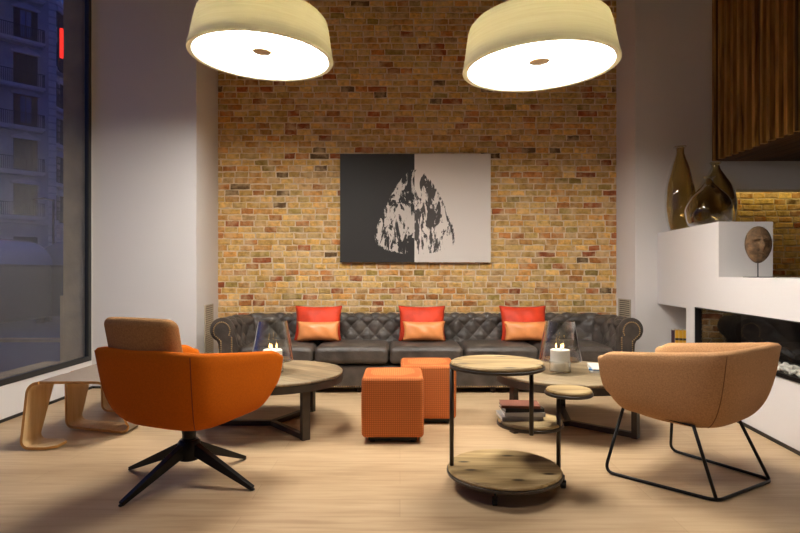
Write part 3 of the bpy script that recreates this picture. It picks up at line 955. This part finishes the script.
# magazines on right coffee table
book('magazine',.20,.28,.010,c_white,pages,(1.45,3.99,.3825),R(-14),'white magazine lying at the bottom of the pile on the right coffee table','magazine','magazines on the right coffee table')
book('magazine',.19,.265,.009,c_blue,pages,(1.455,3.995,.3930),R(-22),'blue magazine in the pile on the right coffee table','magazine','magazines on the right coffee table')
book('magazine',.195,.27,.009,c_white,pages,(1.452,3.985,.4025),R(-10),'white magazine on top of the pile on the right coffee table','magazine','magazines on the right coffee table')

# books in the nook by the fireplace (upright, spines to the room)
def upright(x,y,z,w,h,d,c,label):
    t = thing('upright_book',label,'book',(x,y,z),R(-26),'upright books in the wall nook')
    b = MB(); b.box(-w/2,w/2,-d/2,-d/2+.003,0,h).box(-w/2,-w/2+.0025,-d/2+.003,d/2,0,h).box(w/2-.0025,w/2,-d/2+.003,d/2,0,h)
    b.build('cover',c,t); MB().box(-w/2+.0027,w/2-.0027,-d/2+.0035,d/2-.004,.003,h-.003).build('pages',pages,t)
    if c is c_yel:
        MB().box(-w/2-.0006,w/2+.0006,-d/2-.0008,-d/2+.01,h*.52,h*.62).build('spine_band',c_black,t)
        MB().box(-w/2-.0006,w/2+.0006,-d/2-.0008,-d/2+.01,h*.25,h*.33).build('spine_band',c_black,t)
for i,(c,l) in enumerate(((c_pur,'plum book with dark spine, leftmost upright in the wall nook'),(c_yel,'yellow book with black bands, beside the plum book in the nook'),
        (c_yel,'yellow book with black bands, between two alike in the nook'),(c_yel,'yellow book with black bands, rightmost upright in the wall nook'))):
    upright(2.655+i*.0305,5.445-i*.0149,.3205,.031,.205-.004*(i==0),.15,c,l)

# ------------------------------------------------------------------ armchairs
def sup(t, wx, yf, yb, n=4.2):
    c, s = cos(t), sin(t)
    r = (abs(c)**n+abs(s)**n)**(-1/n)
    return wx*r*c, (yf if s > 0 else yb)*r*s
def even_ts(n_pts, t0, t1, wx=.34, yf=.33, yb=.34, n=4.2):
    K=6000; L=[0]; last=sup(t0,wx,yf,yb,n)
    for k in range(1,K+1):
        p=sup(t0+(t1-t0)*k/K,wx,yf,yb,n); L.append(L[-1]+sqrt((p[0]-last[0])**2+(p[1]-last[1])**2)); last=p
    out=[];k=0
    for i in range(n_pts):
        tgt=L[-1]*i/(n_pts-1)
        while k<K and L[k]<tgt: k+=1
        out.append(t0+(t1-t0)*k/K)
    return out
def upos(s, wx, yf, yb, n):
    """s: ('r',w) right side straight, ('b',t) back superellipse, ('l',w)"""
    kind, q = s
    if kind == 'b': return sup(q, wx, yf, yb, n)
    x = wx*(1-.03*q*q)
    return (x if kind=='r' else -x, yf*q)
def chair_shell(t, m, seat_m, YT=.345, seam_m=None):
    """local: +y is the front. open U wall from the right arm front, round the back, to the left arm front"""
    NB=96; NSd=26; NE=5.8
    bt = even_ts(NB, 0, -pi, .345, .34, .345, NE)
    st = [('r',1-i/NSd) for i in range(NSd)] + [('b',x) for x in bt] + [('l',(i+1)/NSd) for i in range(NSd)]
    ring=[]
    for s_ in st:
        xt,yt = upos(s_,.345,YT,.345,NE); xb,yb_ = upos(s_,.254,YT-.010,.208,3.6)
        qf = s_[1] if s_[0]!='b' else 0
        k = (yt+.345)/.70
        zt = .715 - .072*min(1,max(0,k))**0.9 - .022*max(0,(qf-.8)/.2)**2
        zb = .322 + .020*max(0,k)**1.5 + .068*max(0,(qf-.6)/.4)**2.4
        xi,yi = upos(s_,.345-.062,YT,.345-.062,NE); xib,yib = upos(s_,.272-.045,YT-.012,.218-.05,NE)
        Ot=Vector((xt,yt,zt)); Ob=Vector((xb,yb_,zb)); It=Vector((xi,yi,zt-.006)); Ib=Vector((xib,yib,zb+.03))
        h=(Ot-It); h.z=0; h.normalize()
        prof=[]
        for q in range(13):
            w=q/12
            cxy = Ot.lerp(Ob,.42); C_ = Vector((cxy.x,cxy.y,zb+.055))
            ww = w**1.15
            p = Ob*(1-ww)**2 + C_*(2*ww*(1-ww)) + Ot*ww*ww
            p = p + h*(sin(pi*w)*.022)
            if q==0: p = p - h*.03
            if q==12: p.z -= .014
            prof.append(p)
        dd=(It-Ot)
        prof += [Ot+dd*.16, Ot+dd*.5+Vector((0,0,.006)), Ot+dd*.84]
        for q in range(8):
            w=1-q/7
            p = Ib.lerp(It,w)
            if q==0: p.z -= .014
            prof.append(p)
        ring.append(prof)
    ext=[]
    for end in (0,-1):
        prof=ring[end]; extra=[]; n=len(prof)
        top=max(p.z for p in prof); bot=min(p.z for p in prof)
        for k in range(1,8):
            a=k/7*pi/2; rr_=[]
            for idx,p in enumerate(prof):
                # distance to the core segment (mid-thickness line) of the wall
                w=min(1,max(0,(p.z-bot)/(top-bot)))
                cb=(prof[0]+prof[-1])*.5; ct=prof[14]
                w2=min(.90,max(.12,w))
                mid=cb.lerp(ct,w2)
                rr_.append(mid+(p-mid)*max(.02,cos(a))+Vector((0,.034*sin(a),0)))
            extra.append(rr_)
        ext.append(extra)
    rings = ext[0][::-1]+ring+ext[1]
    m_=len(rings[0]); v=[];f=[]
    for r_ in rings: v += [tuple(p) for p in r_]
    for i in range(len(rings)-1):
        for j in range(m_):
            j2=(j+1)%m_; f.append((i*m_+j,i*m_+j2,(i+1)*m_+j2,(i+1)*m_+j))
    f.append(tuple(range(m_))); f.append(tuple((len(rings)-1)*m_+j for j in range(m_)))
    sh = MB().add(v,f).build('shell', m, t, smooth=True)
    for j0 in (0,1):
        tt = -pi/4 if j0==0 else -3*pi/4
        i = min(range(len(st)), key=lambda q: abs(st[q][1]-tt) if st[q][0]=='b' else 9)
        pr = ring[i]; c = Vector((0,0,.5))
        P_ = [p + Vector((p.x,p.y,0)).normalized()*.0004 for p in pr[1:13]]
        MB().tube(P_, .0022, 6).build('seam', seam_m or m, sh, smooth=True)
    T=even_ts(121,0,2*pi,.27,.30,.22,NE)[:-1]; K=len(T)
    def loft(lv, wx, yf, yb, name, mm):
        v=[];f=[]
        for sc,z in lv:
            for tt in T:
                x,y = sup(tt,wx*sc,yf*sc,yb*sc,4.2); v.append((x,y,z+(.03*max(0,y/.33)**2 if z<.36 else 0)))
        for i in range(len(lv)-1):
            for k in range(K):
                k2=(k+1)%K; f.append((i*K+k,i*K+k2,(i+1)*K+k2,(i+1)*K+k))
        f.append(tuple(range(K))[::-1]); f.append(tuple((len(lv)-1)*K+k for k in range(K)))
        MB().add(v,f).build(name, mm, t, smooth=True)
    loft([(.55,.310),(.88,.313),(.97,.322),(1.0,.345),(.99,.38),(.98,.405),(.94,.415)],.238,YT-.045,.190,'underbody',m)
    loft([(.93,.416),(1.0,.425),(1.02,.445),(1.0,.463),(.93,.474),(.7,.481),(.3,.484)],.255,YT-.02,.235,'seat_cushion',seat_m)

def fwd_rot(fxv,fyv): return atan2(fyv,fxv)-pi/2

# orange swivel chair
OC=(-1.094,2.905)
rz = fwd_rot(.40,.92)
t = thing('swivel_armchair','orange felt swivel armchair with brown head cushion and black four-star base','armchair',(OC[0],OC[1],0),rz)
chair_shell(t, M['orange'], M['orange'], .345, simple('orange_thread', srgb(120,50,6), .9))
def curve_pad(p):
    x,y,z = p
    return (x, y - .028 + .9*(x*x) - .22*z, z - .16*x*x)
b = MB(); b.rbox(.43,.090,.205,.040,n=6,m=8,fn=curve_pad)
b.build('head_cushion', M['brown_felt'], t, loc=(-.035,-.268,.764), smooth=True)
b = MB(); b.lathe([(.030,.12),(.034,.14),(.034,.24),(.045,.30),(.10,.312),(.10,.317)],32)
b.build('column', M['black_metal'], t, smooth=False, angle=40)
hub = MB().lathe([(.03,.105),(.052,.112),(.056,.13),(.056,.20),(.045,.215)],32).build('hub', M['black_metal'], t, angle=40)
tips=[(-.190,-.33),(.366,-.138),(.199,.322),(-.374,.143)]
Ri = Matrix.Rotation(-rz,3,'Z')
for x,y in tips:
    p = Ri @ Vector((x,y,0)); d=p.normalized()
    b = MB(); b.bar(d*.03+Vector((0,0,.172)), p+Vector((0,0,.012)), .040,.062,.026,.020)
    b.sphere(p+Vector((0,0,.007)), .013, 4, (1,1,.5))
    bevel(b.build('leg', M['black_metal'], t), .003, 2)

# tan chair on rod frame
TC=(1.545,2.975)
rz2 = fwd_rot(-.60,.80)
t = thing('rod_frame_armchair','tan felt armchair standing on a thin black rod sled frame','armchair',(TC[0],TC[1],0),rz2)
chair_shell(t, M['tan'], M['tan'], .322, simple('tan_thread', srgb(120,84,52), .9))
Ri = Matrix.Rotation(-rz2,3,'Z')
def loc2(x,y,z): 
    p = Ri @ Vector((x-TC[0],y-TC[1],0)); return Vector((p.x,p.y,z))
rr=.0085
A=loc2(1.10,3.01,rr); B=loc2(1.485,2.62,rr); Cc=loc2(1.92,2.885,rr); D=loc2(1.63,3.375,rr)
At=loc2(1.21,3.03,.352); Bt=loc2(1.41,2.69,.340); Ct=loc2(1.72,2.85,.340); Dt=loc2(1.57,3.22,.352)
def fillet(pts, rad, closed=False, n=7):
    out=[]; L=len(pts)
    for i,p in enumerate(pts):
        if not closed and i in (0,L-1): out.append(p); continue
        a=pts[i-1]; c=pts[(i+1)%L]; d1=(a-p).normalized(); d2=(c-p).normalized()
        s=p+d1*rad; e=p+d2*rad
        for k in range(n+1):
            w=k/n; out.append(s*(1-w)**2+p*2*w*(1-w)+e*w*w)
    return out
MB().tube(fillet([At,A,B,Cc,D,Dt],.055),rr,10).build('sled_frame', M['black_metal'], t, smooth=True)
for a,b_ in ((Bt,B),(Ct,Cc)):
    e = b_ + (Vector((0,0,0))-Vector((b_.x,b_.y,0))).normalized()*.018
    MB().tube([a,e+Vector((0,0,.006))],rr,10).build('leg', M['black_metal'], t, smooth=True)
MB().bar(At*1,Bt,.02,.006).bar(Dt,Ct,.02,.006).build('seat_bracket', M['black_metal'], t)

# ------------------------------------------------------------------ bent plywood bench
def bench():
    t = thing('plywood_bench','bent plywood ribbon bench with grey top, by the window','bench',(0,0,0))
    XLf, XRg = -2.300, -1.800
    Ht=.405; rad=.075; th=.016
    # strips described by an outer profile in the xz plane, and near / far y at every point
    def left_profile(foot_free):
        """top centre -> left corner -> down -> foot corner -> foot right"""
        P=[]
        P.append((-2.05,Ht))
        for k in range(9):
            a=pi/2+(pi/2)*k/8; P.append((XLf+rad+rad*cos(a)*1.0, Ht-rad+rad*sin(a)))
        r2=.055
        for k in range(9):
            a=pi+(pi/2)*k/8; P.append((XLf+r2+r2*cos(a)-.0, .004+r2+r2*sin(a)))
        return P
    def right_profile():
        P=[(-2.05,Ht)]
        for k in range(9):
            a=pi/2-(pi/2)*k/8; P.append((XRg-rad+rad*cos(a), Ht-rad+rad*sin(a)))
        r2=.05
        for k in range(9):
            a=-(pi/2)*k/8; P.append((XRg-r2+r2*cos(a), .004+r2+r2*sin(a)))
        return P
    ztop=Ht
    def strip(P, near, far, name, parent=t):
        """P: list of (x,z); near/far callables of index fraction"""
        n=len(P); L=[0]
        for a,b_ in zip(P,P[1:]): L.append(L[-1]+sqrt((a[0]-b_[0])**2+(a[1]-b_[1])**2))
        v=[];cxm,czm=-2.07,.2
        nrm=[]
        for i in range(n):
            a=P[max(0,i-1)]; c=P[min(n-1,i+1)]; dx,dz=c[0]-a[0],c[1]-a[1]; l=sqrt(dx*dx+dz*dz)
            nx,nz=-dz/l,dx/l
            if nx*(cxm-P[i][0])+nz*(czm-P[i][1])<0: nx,nz=-nx,-nz
            nrm.append((nx,nz))
        b=MB(); 
        for i in range(n):
            x,z=P[i]; nx,nz=nrm[i]; w=L[i]/L[-1]
            yn,yf=near(w,x,z),far(w,x,z)
            v+= [(x,yn,z),(x,yf,z),(x+nx*th,yf,z+nz*th),(x+nx*th,yn,z+nz*th)]
        nf=0
        b.v=[tuple(q) for q in v]
        for i in range(n-1):
            a,c=i*4,(i+1)*4
            b.f.append([a,a+1,c+1,c]); b.mi.append(0)          # outer
            b.f.append([a+1,a+2,c+2,c+1]); b.mi.append(2)      # far edge
            b.f.append([a+2,a+3,c+3,c+2]); b.mi.append(1)      # inner
            b.f.append([a+3,a,c,c+3]); b.mi.append(2)          # near edge
        b.f.append([0,3,2,1]); b.mi.append(2); e=(n-1)*4; b.f.append([e,e+1,e+2,e+3]); b.mi.append(2)
        o=b.build(name,[M['grey_lam'],M['ply'],M['ply_edge']],parent,angle=35)
        return o
    sm=lambda w:w*w*(3-2*w)
    def hfrac(z): return max(0,min(1,(Ht-z)/Ht))
    pitch=.462; y0=3.375
    YEND=y0+.08+2*pitch+.32
    # continuous top
    Ptop=[(XLf+rad,Ht),(-2.05,Ht),(XRg-rad,Ht)]
    strip(Ptop,lambda w,x,z:3.455,lambda w,x,z:YEND,'bench_top')
    for k in range(3):
        yb=y0+k*pitch
        P=left_profile(True)[1:]
        if k==0: P=P+[(-2.14,.0045),(-2.09,.008)]
        nb=lambda w,x,z,yb=yb,k=k:(yb+.085)+( -.075)*sm(hfrac(z))
        fb=lambda w,x,z,yb=yb:(yb+.45)-(.25)*sm(min(1,hfrac(z)*1.5))
        near=lambda w,x,z,yb=yb,k=k: nb0(z,yb,k)
        def nb0(z,yb,k): return (yb+.065-.055*sm(hfrac(z))) if k==0 else yb+.01*hfrac(z)
        def fb0(z,yb,k): 
            return (yb+.335 if k<2 else YEND)-(.145 if k<2 else .14)*sm(min(1,hfrac(z)*1.2))
        if k==0:
            foot_far=lambda w,x,z,yb=yb,k=k: fb0(z,yb,k)
            strip(P,lambda w,x,z,yb=yb,k=k:nb0(z,yb,k)+(.03 if x>-2.1 and z<.02 else 0),lambda w,x,z,yb=yb,k=k:fb0(z,yb,k)-(.05 if x>-2.1 and z<.02 else 0),'leg')
        else:
            strip(P,lambda w,x,z,yb=yb,k=k:nb0(z,yb,k),lambda w,x,z,yb=yb,k=k:fb0(z,yb,k),'leg')
    for k in range(2):
        # right hand upright and the foot joining it to the next left upright
        yr=y0+k*pitch+.35
        P=right_profile()[1:]
        nr=lambda w,x,z,k=k,yr=yr:(3.455+k*pitch)+(yr-(3.455+k*pitch))*sm(min(1,1.3*hfrac(z)))
        fr=lambda w,x,z,k=k,yr=yr:(3.455+(k+1)*pitch-.012)+(yr+.19-(3.455+(k+1)*pitch-.012))*sm(hfrac(z))
        strip(P,nr,fr,'leg')
        yl=y0+(k+1)*pitch+.010
        Pf=[(XRg-.05,.004),(-2.05,.004),(XLf+.055,.004)]
        fy=lambda w,x,z:.5
        strip(Pf,lambda w,x,z,yr=yr,yl=yl:yr+(yl-yr)*w,lambda w,x,z,yr=yr,yl=yl:yr+.19+(yl+.17-yr-.19)*w,'foot')
    MB().box(XLf-.004,XLf-.0005,3.40,3.42,.05,.085).build('label_tag',M['soot'],t)
bench()

# ------------------------------------------------------------------ vases
def vase(prof, X,Y,z,m,label,dimple=0,sc=(1,1)):
    b=MB(); seg=72
    v=[];f=[]
    full=prof+[(max(.001,r-.006),zz+(.006 if i==len(prof)-1 else 0)) for i,(r,zz) in list(enumerate(prof[::-1]))] if False else prof
    # outer wall and inner wall
    inner=[(max(.0012,r-.005),max(zz,.008)) for r,zz in prof[::-1]]
    inner[0]=(prof[-1][0]-.005,prof[-1][1])
    P=prof+inner
    for r,zz in P:
        for k in range(seg):
            a=2*pi*k/seg
            q=1+dimple*(sin(3*a+zz*9)*sin(zz*22+a)*.6+.4*sin(5*a-zz*31))*min(1,r/.08)
            v.append((r*q*cos(a)*sc[0],r*q*sin(a)*sc[1],zz))
    for i in range(len(P)-1):
        for k in range(seg):
            k2=(k+1)%seg; f.append((i*seg+k,i*seg+k2,(i+1)*seg+k2,(i+1)*seg+k))
    o=b.add(v,f).build('glass_vase',m,None,loc=(X,Y,z),smooth=True)
    return tag(o,label,'vase','smoked glass vases on the mantle')
def smooth_prof(K, n=8):
    out=[]
    for i in range(len(K)-1):
        p0=K[max(0,i-1)];p1=K[i];p2=K[i+1];p3=K[min(len(K)-1,i+2)]
        for k in range(n):
            t_=k/n
            q=[.5*((2*p1[c])+(-p0[c]+p2[c])*t_+(2*p0[c]-5*p1[c]+4*p2[c]-p3[c])*t_**2+(-p0[c]+3*p1[c]-3*p2[c]+p3[c])*t_**3) for c in (0,1)]
            out.append((max(.001,q[0]),q[1]))
    out.append(K[-1]); return out
VZ=1.4685
vase(smooth_prof([(.001,.0),(.07,.0),(.095,.012),(.126,.14),(.135,.27),(.125,.42),(.085,.60),(.048,.71),(.036,.76),(.040,.795),(.056,.805),(.056,.812)]),2.68,5.36,VZ,M['vase'],'tall slender brown glass vase, leftmost on the white mantle',.02)
vase(smooth_prof([(.001,.0),(.11,.0),(.17,.03),(.194,.10),(.188,.17),(.145,.27),(.080,.34),(.038,.385),(.030,.42),(.048,.44),(.048,.447)]),2.705,4.90,VZ,M['vase2'],'squat dimpled brown glass vase in front, with short neck',.045)
vase(smooth_prof([(.001,.0),(.10,.0),(.155,.03),(.185,.14),(.180,.28),(.140,.42),(.085,.52),(.045,.585),(.038,.62),(.052,.642),(.052,.65)]),2.99,5.31,VZ,M['vase'],'rounded brown glass vase standing behind the squat one',.02)

# ------------------------------------------------------------------ mask on a stand
def mask():
    t=thing('mask_sculpture','small weathered stone-like face mask on a thin stand, on the white ledge','sculpture',(2.625,4.1,1.0402),R(-10))
    MB().box(-.085,.085,-.05,.05,0,.005).build('stand_base',M['black_metal'],t)
    MB().tube([(0,.01,.005),(0,.01,.16)],.004,8).build('stand_rod',M['black_metal'],t)
    nu,nv=44,54; W=.088; H=.135; zc=.24
    def depth(u,v):
        # u,v in -1..1 (v up)
        rr_=u*u+v*v
        base=.065*max(0,1-rr_)**.5
        g=lambda cx,cy,sx,sy:math.exp(-((u-cx)/sx)**2-((v-cy)/sy)**2)
        d=base
        d+=.030*g(0,-.06,.12,.20)+.014*g(0,.12,.10,.25)         # nose
        d-=.016*g(-.36,.14,.22,.11)+.016*g(.36,.14,.22,.11)      # sockets
        d+=.007*g(-.36,.11,.13,.05)+.007*g(.36,.11,.13,.05)      # lids
        d+=.012*g(-.34,.30,.3,.08)+.012*g(.34,.30,.3,.08)        # brows
        d+=.012*g(0,-.44,.24,.06)+.012*g(0,-.58,.20,.06)-.010*g(0,-.51,.26,.03) # lips
        d+=.010*g(0,-.80,.25,.13)                                # chin
        d+=.008*g(-.5,-.2,.25,.25)+.008*g(.5,-.2,.25,.25)        # cheeks
        return .9*base+1.15*(d-base)
    v=[];f=[]
    rows=nv;segs=nu
    # polar grid so the outline is clean
    NR,NA=26,64
    def outline(a):
        x,y=cos(a),sin(a)
        k=1.0+.0*y
        w=W*(1-.16*max(0,-y)**1.5+.02*max(0,y)); 
        return x*w, y*H
    for side in (0,1):
        for i in range(NR+1):
            r=i/NR
            for k in range(NA):
                a=2*pi*k/NA; ox,oz=outline(a)
                u,vv=cos(a)*r,sin(a)*r
                d=depth(u,vv)
                if side: d=-.006+.75*.065*max(0,1-r*r)**.5-.010
                nz_=.0015*sin(u*40+vv*31)*sin(vv*53-u*17) if not side else 0
                v.append((ox*r,-d-nz_,zc+oz*r))
    n1=(NR+1)*NA
    for s_ in (0,1):
        for i in range(NR):
            for k in range(NA):
                k2=(k+1)%NA; q=(s_*n1+i*NA+k,s_*n1+i*NA+k2,s_*n1+(i+1)*NA+k2,s_*n1+(i+1)*NA+k); f.append(q if not s_ else q[::-1])
    for k in range(NA):
        k2=(k+1)%NA; f.append((NR*NA+k,NR*NA+k2,n1+NR*NA+k2,n1+NR*NA+k))
    m=simple('weathered_mask',srgb(104,78,50),.8,var=.6,scale=26,bump=.8,bscale=60)
    MB().add(v,f).build('face',m,t,smooth=True)
mask()

# ------------------------------------------------------------------ street outside
struct('ground', MB().box(-90,-3.32,-30,100,-.2,-.05), M['asphalt'])
# chamfered block across the junction
def building(name, anchor, ang, length, label, col_x, sign=False, depth=4):
    t=thing(name,label,'building',(anchor[0],anchor[1],-.05),ang)
    # local x runs along the facade (negative = towards the left in the photo), -y faces the street
    MB().box(-length,0,0,depth,0,24).build('facade',M['facade'],t)
    b=MB(); 
    for z in (5.0,24.0): b.box(-length-.1,.1,-.25,0,z-.18,z+.18)
    z=.2
    while z<23: b.box(-.55,-.02,-.05,0,z,z+.42).box(-length+.02,-length+.55,-.05,0,z,z+.42); z+=.55
    b.build('stone_trim',M['facade_trim'],t)
    levels=[1.1,5.45,8.85,12.2,15.3,18.7,22.0]
    for zi,z in enumerate(levels):
        for x in col_x:
            h=2.35 if zi else 2.7
            w=MB().box(x-.78,x+.78,-.02,.0,z,z+h)
            w=w.build('window',M['shutter'],t)
            MB().box(x-.36,x-.03,-.05,-.021,z+.25,z+h-.12).box(x+.03,x+.36,-.05,-.021,z+.25,z+h-.12).build('pane',M['f_glass'] if (zi==5 or (zi*7+int(x*3))%5==0) else M['shutter'],w)
            MB().box(x-.72,x-.40,-.07,-.022,z+.05,z+h-.05).box(x+.40,x+.72,-.07,-.022,z+.05,z+h-.05).build('shutter',M['shutter'],w)
            if zi:
                hb=MB()
                pts=[(x-.95,z+h+.02),(x-.95,z+h+.14),(x-.6,z+h+.30),(x-.25,z+h+.40),(x,z+h+.62),(x+.25,z+h+.40),(x+.6,z+h+.30),(x+.95,z+h+.14),(x+.95,z+h+.02)]
                hb.xzprism(pts,-.14,0).build('window_hood',M['facade_trim'],t)
                bal=MB().box(x-1.95,x+1.15,-.75,0,z-.32,z-.12).box(x-1.85,x+1.05,-.65,0,z-.42,z-.32).build('balcony',M['facade_trim'],t)
                r_=MB(); 
                r_.box(x-1.9,x+1.1,-.72,-.68,z+.84,z+.89)
                xx=x-1.9
                while xx<=x+1.11: r_.box(xx-.014,xx+.014,-.714,-.686,z-.12,z+.84); xx+=.13
                for sx in (-1.9,1.1):
                    r_.box(x+sx-.02,x+sx+.02,-.68,0,z+.84,z+.89)
                    for yy in (-.5,-.32,-.14): r_.box(x+sx-.012,x+sx+.012,yy-.012,yy+.012,z-.12,z+.84)
                r_.build('railing',M['iron'],bal)
    return t
building('apartment_building',(-27.0,44.0),R(45),11.5,'old pale apartment block with iron balconies seen through the window',[-2.05,-5.45,-8.9])
building('neighbour_building',(-30.3,61.0),R(92),12.4,'darker balconied block further down the street, beside the window stone jamb',[-2.2,-5.6,-9.0,-11.9])
# red vertical sign
t=thing('neon_sign','red lit vertical shop sign in a dark rounded frame outside','sign',(-22.75,38.0,14.55),R(35))
pts=[]
for k in range(13): a=pi*k/12; pts.append((.42*cos(a),3.45+.42*sin(a)))
for k in range(13): a=pi+pi*k/12; pts.append((.42*cos(a),.42+.42*sin(a)))
MB().xzprism(pts,-.15,.15).build('housing',M['shutter'],t)
m_red=emit('red_neon',(1,.02,.008,1),2.2)
MB().box(-.30,.30,-.17,-.151,.95,2.95).build('lit_panel',m_red,t)
MB().box(.42,3.0,-.05,.05,1.2,1.3).box(.42,3.0,-.05,.05,2.6,2.7).build('bracket',M['iron'],t)
# recycling containers
def container(X,Y,rz,label):
    t=thing('recycling_container',label,'container',(X,Y,-.05),rz,'domed containers across the street')
    prof=[(.10,.12),(.90,.12),(.95,.2),(.97,1.1),(.95,1.18)]
    b=MB(); b.rbox(1.9,1.5,1.2,.12,c=(0,0,.72),n=4,m=2); b.build('body',M['bin'],t,smooth=True)
    v=[];f=[];n=20
    for i in range(2):
        for k in range(n+1):
            a=pi*k/n; v.append((-.93+1.86*i,.74*cos(a),1.28+.56*sin(a)))
    for k in range(n): f.append((k,k+1,n+1+k+1,n+1+k))
    f.append(tuple(range(n+1))); f.append(tuple(n+1+k for k in range(n+1)))
    MB().add(v,f).build('lid',simple('lid_plastic',srgb(84,100,140),.25),t,angle=40)
    for sx in (-.8,.8):
        for sy in (-.55,.55): MB().box(sx-.06,sx+.06,sy-.06,sy+.06,0,.125).build('foot',M['iron'],t)
container(-8.45,11.5,R(90),'dark domed recycling container on the street, left one of two')
container(-7.55,13.6,R(96),'dark domed recycling container beside the stone jamb outside')
t=thing('street_lamp','thin dark street lamp post behind the containers outside','street lamp',(-15.6,25.2,-.05))
MB().tube([(0,0,0),(0,0,4.4)],.05,10).build('pole',M['iron'],t)
MB().tube([(0,0,4.35),(-.4,0,4.45),(-.9,0,4.4)],.035,8).build('lamp_head',M['iron'],t)
# opposite pavement kerb
struct('trim_3', MB().box(-30,-3.6,9.0,9.2,-.05,.0), M['stone'])

# ------------------------------------------------------------------ lights
def spot(x,y,e,size=130,blend=1.0,c=(1,.93,.85),r=.07,aim=None,lab=''):  # overhead spots added as fill for the front, out of view, ring fixture invented
    t=thing('added_fill_light','added round ceiling downlight '+lab,'light',(x,y,CEIL-.001))
    MB().lathe([(.085,0),(.105,0),(.105,-.012),(.085,-.012),(.085,0)],32,cap0=False,cap1=False).build('ring',M['vent'],t)
    ld=bpy.data.lights.new('fill','SPOT'); ld.energy=e; ld.color=c; ld.spot_size=R(size); ld.spot_blend=blend; ld.shadow_soft_size=r
    lo=bpy.data.objects.new('fill',ld); col.objects.link(lo); lo.parent=t; lo.location=(0,0,-.03)
    if aim:
        d=Vector((aim[0]-x,aim[1]-y,aim[2]-CEIL)); lo.rotation_euler=d.to_track_quat('-Z','Y').to_euler()
spot(-.9,.6,80,lab='out of view before the left pendant')
spot(1.3,.6,80,lab='out of view before the right pendant')
# LED
ld=bpy.data.lights.new('led','AREA'); ld.shape='RECTANGLE'; ld.size=2.6; ld.size_y=.05; ld.energy=1.9; ld.color=(1,.84,.34)
lo=bpy.data.objects.new('led',ld); col.objects.link(lo); lo.location=(4.72,6.09,2.026)

w=bpy.data.worlds.new('dusk'); scene.world=w; w.use_nodes=True
bg=w.node_tree.nodes['Background']; bg.inputs[0].default_value=(.055,.10,.42,1); bg.inputs[1].default_value=.6

vs=scene.view_settings
vs.view_transform='Standard'; vs.look='None'; vs.exposure=0.14; vs.gamma=1.0; vs.use_curve_mapping=False
